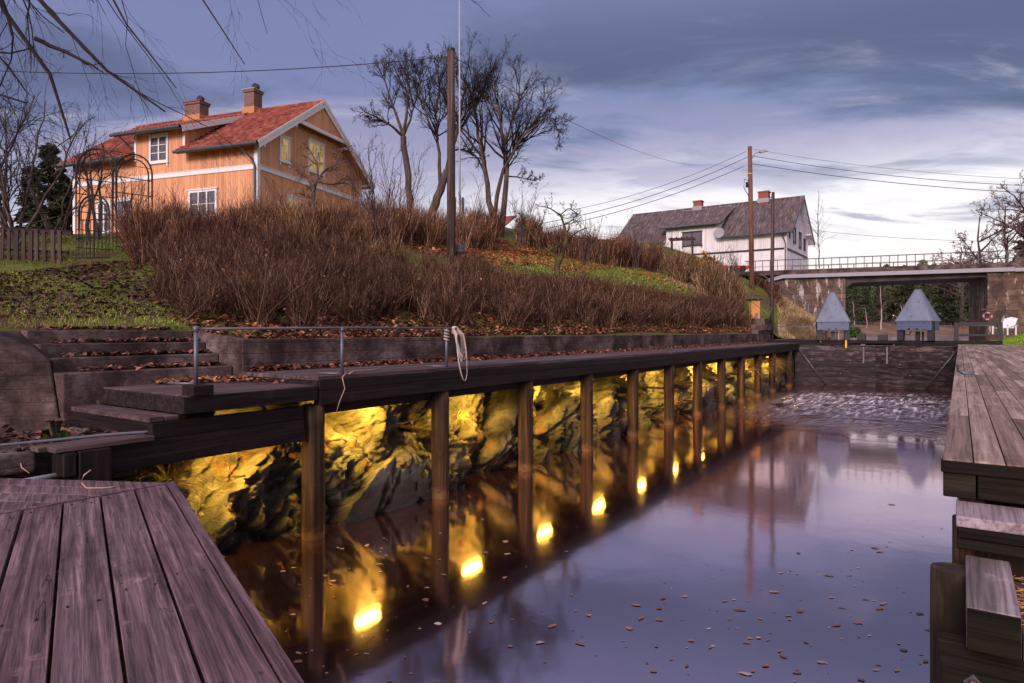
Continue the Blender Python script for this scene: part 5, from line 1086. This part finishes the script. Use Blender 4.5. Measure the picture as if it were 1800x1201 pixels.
for r_i,(Y,zg,n) in enumerate(((108,2.6,16),(118,3.8,18),(130,5,20))):
    for j in range(n):
        px=1455+(1800-1455)*(j+rng.uniform(.1,.9))/n; p=W(px,583,Y+rng.uniform(-3,3)); i=int(rng.choice([0,0,1,2,3] if r_i==0 else [0,0,1,1,2]))
        plant(i,p[0],p[1],zg,rng.uniform(.5,.64)*(1+.05*r_i)*(1.15 if px>1575 else 1),['dark spruce tree in the front row of the far shore wood under the bridge','dark green spruce in the middle rows of the wood across the lake','tall spruce in the rearmost row of the wood across the lake'][r_i] if i!=3 else 'grey-green pine with an open crown in the wood across the lake')
p=W(88,405,33); plant(0,p[0],p[1],float(HZ(p[0],p[1])),.40,'dark bushy evergreen left of the orange house','garden evergreens')
p=W(55,415,36); plant(1,p[0],p[1],float(HZ(p[0],p[1])),.38,'smaller dark evergreen at the far left behind the bushes','garden evergreens')
p=W(115,400,34); plant(2,p[0],p[1],float(HZ(p[0],p[1])),.30,'small evergreen touching the left corner of the orange house','garden evergreens')
p=W(1815,520,62); plant(0,p[0],p[1],4,.75,'dark evergreen at the right edge above the bridge','evergreens beyond the bridge')
p=W(1815,520,66)
for k_,(px,Y,h) in enumerate(((1548,100,7.5),(1500,98,5),(1585,101,4.5),(1522,102,4.2))):
    p=W(px,583,Y); tree('bare_birch',['pale slender birch standing before the dark spruces','small pale birch left of the pale pine under the bridge','low reddish bare birch at the middle of the far shore','thin reddish birch sapling by the far shore'][k_],'tree',[([(p[0],p[1],1.8),(p[0]+.2,p[1],1.8+h*.5),(p[0]-.1,p[1],1.8+h)],.13 if k_==0 else .07,.03)],[dict(k=24,tmin=.3,ang=(25,55),lf=.25,rf=.5,up=.1,N=4,wob=.2),dict(k=6,tmin=.2,ang=(20,50),lf=.5,rf=.6,up=.05,N=3,wob=.2)],70+k_,M['whitebark'],M['twigred'],rmin=.018)
RT=[dict(k=8,tmin=.25,ang=(30,60),lf=.42,rf=.6,up=.1,N=6,wob=.2),dict(k=6,tmin=.15,ang=(30,60),lf=.42,rf=.6,up=.05,N=5,wob=.25),dict(k=5,tmin=.15,ang=(25,60),lf=.5,rf=.65,up=.02,N=4,wob=.3),dict(k=3,tmin=.2,ang=(20,55),lf=.55,rf=.7,up=.0,N=3,wob=.3)]
def roundtree(px,Y,top,seed,label,sp=1.0):
    x,y,_=W(px,583,Y); zt=W(px,top,Y)[2]; zb=4.2; h=zt-zb; g=np.random.default_rng(seed); limbs=[([(x,y,zb-.5),(x+.1,y,zb+h*.3),(x-.1,y,zb+h*.6),(x,y,zb+h*.95)],.2,.04)]
    for k_ in range(6):
        a=k_*1.05+g.random(); z0=zb+h*(.15+.11*k_); limbs.append(([(x,y,z0),(x+math.cos(a)*h*.2*sp,y+math.sin(a)*h*.2*sp,z0+h*.12),(x+math.cos(a)*h*.36*sp,y+math.sin(a)*h*.36*sp,z0+h*.2)],.09,.02))
    tree('bare_tree',label,'tree',limbs,RT,seed,M['bark'],M['twigred'],'bare trees beyond the right end of the bridge',rmin=.016)
roundtree(1722,62,372,81,'round purple-brown bare tree at the left of the clump beyond the bridge',1.1)
roundtree(1768,60,352,82,'taller bare tree in the middle of the clump beyond the bridge')
roundtree(1822,50,230,83,'big bare tree whose branch tips enter at the right edge',.8)
roundtree(1690,75,428,84,'low bare bush behind the railing at the far right',1.3)
# small far treetops over the railing
for k_,(px,top) in enumerate(((1560,464),(1590,461),(1622,456),(1640,463))):
    p=W(px,583,135+k_*2); sc=((583-top)*p[1]/FPX+2.3-5)/14; plant(k_%3,p[0],p[1],5,sc,'distant treetop just showing above the bridge deck behind the railing','treetops over the bridge')
# ---- hedges: masses of upright twigs
def hedge(name,label,pts_fn,n,hgt,seed,mat_,r=.0035,seg=4,lean=.25,sub=2,loc=None,group=None,yl=45,cat='hedge'):
    g=np.random.default_rng(seed); x,y,hh=pts_fn(g,n); z=HZ(x,y); base=np.stack([x,y,z-.03],1); h=hh*hgt*g.uniform(.5,1.08,n)*np.where(g.random(n)<.05,1.45,1); Y=y
    d=nrm(np.stack([g.normal(size=n)*lean,g.normal(size=n)*lean,np.ones(n)],1)); pts=[base]
    for j in range(seg-1): pts.append(pts[-1]+d*(h/(seg-1))[:,None]); d=nrm(d+g.normal(size=d.shape)*.16+[0,0,.08])
    P=np.stack(pts,1); rr=(r*np.clip(Y/13,.75,2.2))[:,None]*np.linspace(1.25,.55,seg)[None]
    loc=tuple(base.mean(0)-[0,0,.2]) if loc is None else loc
    t=thing_w(name,label,cat,loc,group); b=MB(); b.tubes(P,rr,3)
    K=kids(P,rr,sub,g,tmin=.35,ang=(15,40),lf=.38,rf=.8,up=.25,N=3,wob=.15,rmin=r*.7,taper=.6,minlen=.08); b.tubes(*K,3)
    K2=kids(*K,1,g,tmin=.3,ang=(20,45),lf=.6,rf=.85,up=.2,N=3,wob=.15,rmin=r*.6,taper=.6); b.tubes(*K2,3)
    b.build('branches',mat_,t)
    m_=n//9; i=g.integers(0,len(P),m_); f=g.random((m_,1)); c=P[i,1]*f+P[i,-1]*(1-f)+g.normal(size=(m_,3))*.05; leafquads(c,.022,g,2).build('dead_leaves',M['leaf'],t)
    if yl:
        i=g.integers(0,len(P),yl); c=P[i,-1]*.6+P[i,1]*.4+g.normal(size=(yl,3))*.04; leafquads(c,.030,g).build('yellow_leaves',M['yleaf'],t)
def leafquads(c,size,g,flat=1.0,aspect=.7,curl=.3):
    K=len(c); s=size*g.uniform(.6,1.3,(K,1)); a=g.uniform(0,6.28,K); e1=np.stack([np.cos(a),np.sin(a),g.normal(size=K)*.35*flat],1)*s; e2=np.stack([-np.sin(a),np.cos(a),g.normal(size=K)*.35*flat],1)*s*aspect; up=np.array([0,0,1.])*s*curl
    # six-point leaf: two quads folded on the midrib
    t=c+e1; bq=c-e1; L=c+e2+up; Rq=c-e2+up; L2=c+e2*.8-e1*.55+up*.8; R2=c-e2*.8-e1*.55+up*.8
    V=np.stack([bq,L2,L,t,Rq,R2],1).reshape(-1,3); i=np.arange(K)*6; Q=np.concatenate([np.stack([i,i+3,i+2,i+1],1),np.stack([i,i+5,i+4,i+3],1)]); return MB().add(V,Q)
def lower(g,n,sr):
    m=int((sr[1]-sr[0])*14); 
    def one(k):
        s=g.uniform(sr[0]-.3,sr[1]+.3,k); wdt=np.interp(s,[5,8,11,15,20,31],[5.6,5.6,4.0,2.2,1.5,1.1]); u=g.random(k)**.85; l=7.78+np.interp(s,[4.6,6.5],[.8,.25])+wdt*u; return s,l
    s,l=one(m*6); ok=s>4.7+.40*(l-8.2); s,l=s[ok][:int(m*1.3)],l[ok][:int(m*1.3)]; ch=g.uniform(.7,1.15,len(s)); j=g.integers(0,len(s),n)
    ss=s[j]+g.normal(size=n)*.085; ll=l[j]+g.normal(size=n)*.085; hh=ch[j]*np.interp(ss,[5,9,12,31],[.74,.76,.7,.72])
    x,y,_=F(ss,ll); return x,y,hh
for k_,(a_,b_,n,lab,mm_) in enumerate(((4.6,9.5,13000,'reddish brown leafless hedge bank above the wall behind the pipe railing','hedge2'),(9.5,16,14000,'brown leafless hedge bank above the middle of the long wall','hedge2'),(16,24,14000,'clipped brown hedge above the far part of the long wall','hedge2'),(24,31,10000,'clipped brown hedge end beside the orange cabinet','hedge2'))):
    hedge('leafless_hedge',lab,lambda g,n,r_=(a_,b_): lower(g,n,r_),n,1.0,100+k_,M[mm_],group='leafless hedge bank',r=.0038,lean=.45)
def line_hedge(p0,p1,w,h):
    a=np.array(W(*p0))[:2]; b=np.array(W(*p1))[:2]; dv=(b-a)/np.linalg.norm(b-a); nv=np.array([-dv[1],dv[0]])
    def f(g,n):
        u=g.random(n); v=g.normal(size=n)*w*.4; ce=int(np.linalg.norm(b-a)*7); cu=g.random(ce); j=g.integers(0,ce,n); u=np.clip(cu[j]+g.normal(size=n)*.12/np.linalg.norm(b-a),0,1); v=(g.normal(size=ce)*w*.35)[j]+g.normal(size=n)*.1; P=a+(b-a)*u[:,None]+nv*v[:,None]; return P[:,0],P[:,1],g.uniform(.75,1.15,ce)[j]
    return f
hedge('tall_hedge','tall reddish leafless hedge right of the garden arch, in front of the orange house',line_hedge((235,470,14.2),(440,440,15.5),1.3,1),9000,1.0,110,M['hedge'],r=.004)
hedge('tall_hedge','tall reddish leafless hedge below the lit gable of the orange house',line_hedge((440,440,15.5),(650,430,18.0),1.3,1),9500,1.0,111,M['hedge'],r=.004)
hedge('ragged_hedge','ragged bare thicket at the foot of the tall trees behind the stout pole',line_hedge((640,430,21),(850,425,31),1.5,1),6000,1.3,112,M['hedge'],r=.004)
hedge('ragged_hedge','thin row of bare stems on the skyline behind the apple tree',line_hedge((830,425,33),(1090,472,35),.8,1),4200,1.35,113,M['hedge'],r=.004,lean=.15,yl=20)
hedge('ragged_hedge','thicker brown hedge in front of the left part of the white house',line_hedge((1080,472,36),(1150,482,39),1.0,1),3000,1.3,114,M['hedge'],r=.004,yl=30)
hedge('ragged_hedge','large brown rounded hedge below the wooden arbor',line_hedge((1205,510,32),(1275,515,34),2.2,1),7000,1.25,115,M['hedge2'],r=.004,yl=30)
hedge('ragged_hedge','dry brambles on the bank left of the bridge abutment',line_hedge((1380,545,36),(1435,575,36),2.2,1),2500,.5,116,M['drybramble'],r=.004,yl=0,lean=.5)
hedge('ragged_hedge','dark brambles under the reddish pole beside the bridge end',line_hedge((1335,505,38.5),(1362,520,38.5),1.2,1),1500,.7,117,M['hedge'],r=.004,yl=0,lean=.4)
# yellow shrub & green bush
def ballbush(name,label,p,rx,rz,n,mat_,size,seed,cat='shrub'):
    g=np.random.default_rng(seed); t=thing_w(name,label,cat,p); d=nrm(g.normal(size=(n,3))); d[:,2]=np.abs(d[:,2]); c=np.array(p)+d*np.array([rx,rx,rz])*(g.uniform(.45,1.05,(n,1))*(1+.15*np.sin(d[:,:1]*7+d[:,2:]*9)))
    leafquads(c,size,g,2.5).build('foliage',mat_,t); b=MB(); m=60; e=np.array(p)+nrm(np.abs(g.normal(size=(m,3)))*g.choice([-1,1],(m,3)))*[rx,rx,rz]*.9; e[:,2]=np.maximum(e[:,2],p[2]+.2); s0=np.tile(p,(m,1)).astype(float); b.tubes(np.stack([s0,(s0+e)/2+[0,0,.1],e],1),np.tile([.02,.012,.005],(m,1)),3); b.build('stems',M['twig'],t)
ballbush('yellow_shrub','round golden yellow leafy shrub beside the wooden arbor',W(1243,488,38.5),.95,1.35,2200,M['yleaf2'],.06,120)
ballbush('green_bush','small green bush right behind the left pyramid housing',W(1495,593,46),.8,.9,900,M['foliage'],.06,121)
ballbush('green_bush','low green broad-leaved plant at the foot of the dark concrete wall',(*F(1.6,8.1)[:2],1.33),.16,.14,60,M['foliage'],.06,122,'plant')
ballbush('green_bush','few green leaves sprouting on the littered low path',(*F(2.45,6.5)[:2],1.33),.10,.09,22,M['foliage'],.045,123,'plant')
# ---- litter, grass
def scatter_leaves(name,fn,n,size,mat_,seed,loc=(0,0,0)):
    g=np.random.default_rng(seed); c=fn(g,n); o=leafquads(c,size,g).build(name,mat_,None,off=tuple(c.mean(0)),loc=tuple(c.mean(0))); props(o,kind='stuff')
def onhill(s0,s1,l0,l1,pw=1.0,dz=.012):
    def f(g,n):
        s=g.uniform(s0,s1,n); l=l0+(l1-l0)*g.random(n)**pw; x,y,_=F(s,l); return np.stack([x,y,HZ(x,y)+dz+.02*g.random(n)],1)
    return f
def inpoly(pix,dz=.015):
    P=np.array([W(*p)[:2] for p in pix]); 
    def f(g,n):
        out=[]; lo,hi=P.min(0),P.max(0)
        while len(out)<n:
            q=g.uniform(lo,hi,(n,2)); x,y=q.T; ins=np.zeros(n,bool); j=len(P)-1
            for i in range(len(P)):
                c=((P[i,1]>y)!=(P[j,1]>y))&(x<(P[j,0]-P[i,0])*(y-P[i,1])/(P[j,1]-P[i,1]+1e-9)+P[i,0]); ins^=c; j=i
            out+=q[ins].tolist()
        q=np.array(out[:n]); return np.stack([q[:,0],q[:,1],HZ(q[:,0],q[:,1])+dz],1)
    return f
scatter_leaves('fallen_leaves',onhill(4.8,31,7.62,9.2,1.4),13000,.042,M['leaf'],201)
scatter_leaves('fallen_leaves',onhill(2.5,7,9.3,15),5200,.038,M['leafdark'],202)
scatter_leaves('fallen_leaves',onhill(-6,4.5,9.2,14.5,.7),4200,.034,M['leafdark'],203)
scatter_leaves('fallen_leaves',inpoly([(690,440,21),(860,470,20),(990,475,24),(1090,470,34),(850,425,33),(700,420,28)]),7500,.06,M['leaforange'],204)
scatter_leaves('fallen_leaves',inpoly([(1090,480,30),(1200,500,30),(1215,488,40),(1100,474,36)]),900,.06,M['leaforange'],205)
def strip(g,n):
    s=g.uniform(4.85,30,n); l=7.29-np.abs(g.normal(size=n))*np.interp(s,[5,7,9,30],[.05,.10,.2,.12])-.02; l=np.clip(l,5.95,7.27); x,y,_=F(s,l); return np.stack([x,y,1.812+.05*g.random(n)*np.clip(1-(7.29-l)/.3,0,1)],1)
scatter_leaves('fallen_leaves',strip,5200,.034,M['leaf'],206)
def stairs(g,n):
    i=g.integers(0,4,n); s=3.05+1.68*g.random(n)**.6; l=7.5+.3*i+.28-np.abs(g.normal(size=n))*.07; z=1.872+.147*i+.012; k_=i==3; l=np.where(i==0,l,l); 
    l=np.clip(l,7.52+.3*i,7.785+.3*i); x,y,_=F(s,l); return np.stack([x,y,z+.03*g.random(n)],1)
scatter_leaves('fallen_leaves',stairs,1500,.034,M['leafdark'],207)
def landing(g,n):
    s=3.75+.98*g.random(n)**.7; l=7.62-np.abs(g.normal(size=n))*.42*((s-3.3)/1.4); l=np.clip(l,6.2,7.64); x,y,_=F(s,l); return np.stack([x,y,1.72+.025*g.random(n)],1)
scatter_leaves('fallen_leaves',landing,900,.034,M['leaf'],208)
def path(g,n):
    s=g.uniform(-3,2.95,n); l=np.clip(6.75+g.normal(size=n)*.4,6.15,8.2); x,y,_=F(s,l); return np.stack([x,y,1.347+.02*g.random(n)],1)
scatter_leaves('fallen_leaves',path,1700,.032,M['leafdark'],209)
def wfloat(g,n):
    cx=[(620,985,90,28),(700,1000,120,30),(820,960,110,25),(760,1060,140,40),(1150,1060,160,22),(1330,1090,130,22),(1480,1110,110,30),(1560,1060,70,25),(1250,1150,220,30),(1000,1110,160,35),(600,1150,80,30),(1450,1170,150,20),(1580,960,50,50),(1420,1010,120,15)]
    P=[]
    for (x_,y_,a_,b_) in cx:
        k_=n//len(cx); P.append(np.stack([g.normal(x_,a_,k_),g.normal(y_,b_,k_)],1))
    P=np.concatenate(P); px=P[:,0]; py=np.clip(P[:,1],870,1199); Y=2.3*FPX/(py-HY); x=(px-900)*Y/FPX; s,l=toC(x,Y); ok=(l<5.7)&(l>.12); return np.stack([x,Y,np.full(len(px),.004)],1)[ok]
def floaters():
    g=np.random.default_rng(210); c=wfloat(g,250); K=len(c); m=MB()
    for p in c:
        L_=.010+.036*g.random()**2.6; a=g.normal()*.5+.1; asp=g.uniform(.35,.75); n_=7; V=[]
        for j in range(10):
            t_=2*math.pi*j/10; r_=1+.22*math.sin(3*t_+g.random()*6)+.12*g.normal(); u_,v_=L_*r_*math.cos(t_),L_*asp*r_*math.sin(t_)
            V.append((p[0]+u_*math.cos(a)-v_*math.sin(a),p[1]+u_*math.sin(a)+v_*math.cos(a),.004+.002*g.random()))
        m.add(V,[list(range(10))])
    o=m.build('floating_leaves',M['leafwater'],None,off=(0,5,0),loc=(0,5,0)); props(o,kind='stuff')
floaters()
def grassfield(name,fn,n,h,mat_,seed,w=.006):
    g=np.random.default_rng(seed); c=fn(g,n); c[:,2]-=.03; h=h*g.uniform(.5,1.2,n)[:,None]; a=g.uniform(0,6.28,n); wd=np.stack([np.cos(a),np.sin(a),0*a],1)*(w*np.clip(c[:,1]/10,.7,3))[:,None]; ln=np.stack([g.normal(size=n)*.45,g.normal(size=n)*.45,np.ones(n)],1)*h
    V=np.stack([c-wd,c+wd,c+wd*.3+ln,c-wd*.3+ln],1).reshape(-1,3); o=MB().add(V,np.arange(4*n).reshape(-1,4)).build(name,mat_,None,off=tuple(c.mean(0)),loc=tuple(c.mean(0))); props(o,kind='stuff')
grassfield('grass',onhill(-6,5.2,8.65,15,1.0),60000,.055,M['grassb'],220)
grassfield('grass',onhill(4.9,30,7.62,8.7),3500,.05,M['grassb'],221)
grassfield('grass',inpoly([(840,475,20),(1000,482,22),(1200,505,28),(1230,495,38),(1000,460,33),(850,445,26)]),22000,.06,M['grass'],222,.010)
grassfield('grass',onhill(4.5,9,14,24),9000,.05,M['grass'],223,.008)
grassfield('grass',onhill(30.8,34,8,12),7000,.14,M['drybramble'],224,.008)
grassfield('grass',inpoly([(1365,520,40),(1440,520,40),(1440,595,36),(1370,595,33)]),9000,.2,M['drybramble'],225,.006)
def rl(g,n):
    s=g.uniform(31,46,n); l=-g.uniform(1.4,9,n); z=1.74+.72*np.clip((s-31.5)/3.5,0,1)**.8*np.clip((-l-1.5)/2.4,0,1); x,y,_=F(s,l); return np.stack([x,y,z+.03],1)
grassfield('grass',rl,16000,.05,M['grass2'],226,.006)
def rocktuft(s,l,z,n,Lg,seed,label,spread=1.0):
    g=np.random.default_rng(seed); p=np.array([s,l,z]); d=nrm(g.normal(size=(n,3))*[1,.5,.6]*spread+[.2,-.7,.5]); P=[np.tile(p,(n,1))+g.normal(size=(n,3))*.02]
    for j in range(4): P.append(P[-1]+d*(Lg*g.uniform(.5,1.2,(n,1)))/4); d=nrm(d+[0,0,-.28]+g.normal(size=d.shape)*.12)
    b=MB(); b.tubes(np.stack(P,1),np.tile([.0035,.003,.0025,.002,.0012],(n,1)),3); single_c(b,'grass_tuft',M['drygrass'],label,'grass tuft',s,l,z,group='dry grass tufts on the rocks')
rocktuft(3.3,6.25,.85,110,.5,230,'large arching tuft of dry grass on the rocks beside the deck corner')
rocktuft(7.9,6.4,.95,50,.22,231,'small orange dry tuft on the rock just past the second pile')
for k_,(s,z) in enumerate(((22.3,1.1),(24.2,1.0),(25.6,.9),(27.2,1.0),(28.3,.9))): rocktuft(s,6.25,z,140,.75,232+k_,f"dry grass tuft hanging over the rock in far bay {['one','two','three','four','five'][k_]}",1.2)
# ================= LIGHT, SKY, CAMERA
wd=bpy.data.worlds.new('World'); SC.world=wd; wd.use_nodes=True; t=wd.node_tree; t.nodes.clear(); x=NT(t)
out=x.n('ShaderNodeOutputWorld'); bg=x.n('ShaderNodeBackground',{'Strength':.1}); x.L.new(bg.outputs[0],out.inputs[0])
sky=x.n('ShaderNodeTexSky'); sky.sky_type='NISHITA'; sky.sun_disc=False; sky.sun_elevation=R_(14); sky.sun_rotation=R_(213)
D=x.n('ShaderNodeTexCoord').outputs['Generated']; sp=x.n('ShaderNodeSeparateXYZ'); x.L.new(D,sp.inputs[0]); X,Y,Z=sp.outputs
zc=x.math('MAXIMUM',Z,0.0); den=x.math('ADD',zc,.10)
v=x.n('ShaderNodeCombineXYZ',{0:x.math('DIVIDE',X,den),1:x.math('DIVIDE',Y,den)}).outputs[0]
n1=x.noise(x.mapping(v,(.42,.85,1),(0,0,R_(-14)),loc=(2.3,1.1,0)),1.0,8,.58,.4)
n2=x.noise(x.mapping(v,(1.0,2.0,1),(0,0,R_(-10)),loc=(5,1,0)),1.0,8,.62,.6)
az=x.math('DIVIDE',X,x.math('ADD',x.math('ABSOLUTE',Y),.05))
zw=x.math('ADD',zc,x.math('MULTIPLY',x.math('SUBTRACT',n2,.5),.14))
base=x.ramp(zw,[(0,(.84,.70,.66)),(.07,(.82,.73,.70)),(.195,(.76,.72,.75)),(.24,(.34,.34,.48)),(.275,(.155,.185,.34)),(.46,(.165,.18,.33)),(.62,(.42,.37,.46)),(1,(.78,.66,.74))])
left=x.smooth(az,.10,-.30); lb=x.ramp(zw,[(0,(.78,.68,.73)),(.10,(.62,.57,.66)),(.18,(.28,.29,.44)),(.28,(.155,.175,.33)),(.46,(.15,.16,.31)),(.62,(.40,.36,.46)),(1,(.78,.66,.74))]); base=x.mix(left,base,lb)
dark=x.math('MULTIPLY',x.smooth(n1,.45,.57),x.math('MULTIPLY',x.smooth(zw,.20,.25),x.smooth(zc,.52,.36))); dark=x.math('MULTIPLY',dark,x.math('MULTIPLY_ADD',left,-.25,1.0)); c=x.mix(x.math('MULTIPLY',dark,.9),base,(.062,.070,.140))
lite=x.math('MULTIPLY',x.smooth(n2,.53,.70),x.math('MULTIPLY',x.smooth(zc,.5,.2),.6)); c=x.mix(lite,c,(.50,.47,.56))
wisp=x.math('MULTIPLY',x.smooth(n2,.47,.36),x.math('MULTIPLY',x.smooth(zc,.30,.16),x.smooth(zc,.03,.10))); c=x.mix(x.math('MULTIPLY',wisp,.7),c,(.22,.23,.36))
pk=x.math('MULTIPLY',x.smooth(n1,.52,.42),x.math('MULTIPLY',x.smooth(zc,.17,.24),x.smooth(zc,.36,.27))); c=x.mix(x.math('MULTIPLY',pk,.35),c,(.42,.33,.42))
glow=x.math('MULTIPLY',x.smooth(Y,.0,-.7),x.smooth(Z,-.05,.1)); glow=x.math('MULTIPLY',glow,x.smooth(X,.6,-.3)); c=x.mix(glow,c,(1.15,.86,.86))
c10=x.n('ShaderNodeVectorMath',{1:(10,10,10)},operation='MULTIPLY'); x.L.new(c,c10.inputs[0])
fin=x.mix(.88,sky.outputs[0],c10.outputs[0]); x.L.new(fin,bg.inputs[0])
s=bpy.data.lights.new('sun','SUN'); s.energy=2.0; s.angle=R_(16); s.color=(1,.84,.80); o=bpy.data.objects.new('sun',s); COL.objects.link(o)
dv=Vector((.42,.86,-.33)); o.rotation_euler=dv.to_track_quat('-Z','Y').to_euler()
cam=bpy.data.cameras.new('camera'); cam.sensor_width=36; cam.lens=23.0; cam.shift_y=-.0097; cam.clip_end=3000; cam.clip_start=.05
co=bpy.data.objects.new('camera',cam); COL.objects.link(co); co.location=(0,0,2.3); co.rotation_euler=(R_(90),0,0); SC.camera=co
SC.render.engine='CYCLES'; vs=SC.view_settings; SC.display_settings.display_device='sRGB'; vs.view_transform='Standard'; vs.look='None'; vs.exposure=.5; vs.gamma=1
cy=SC.cycles; cy.max_bounces=5; cy.diffuse_bounces=2; cy.glossy_bounces=3; cy.use_denoising=True; cy.sample_clamp_indirect=6; cy.caustics_reflective=False; cy.caustics_refractive=False
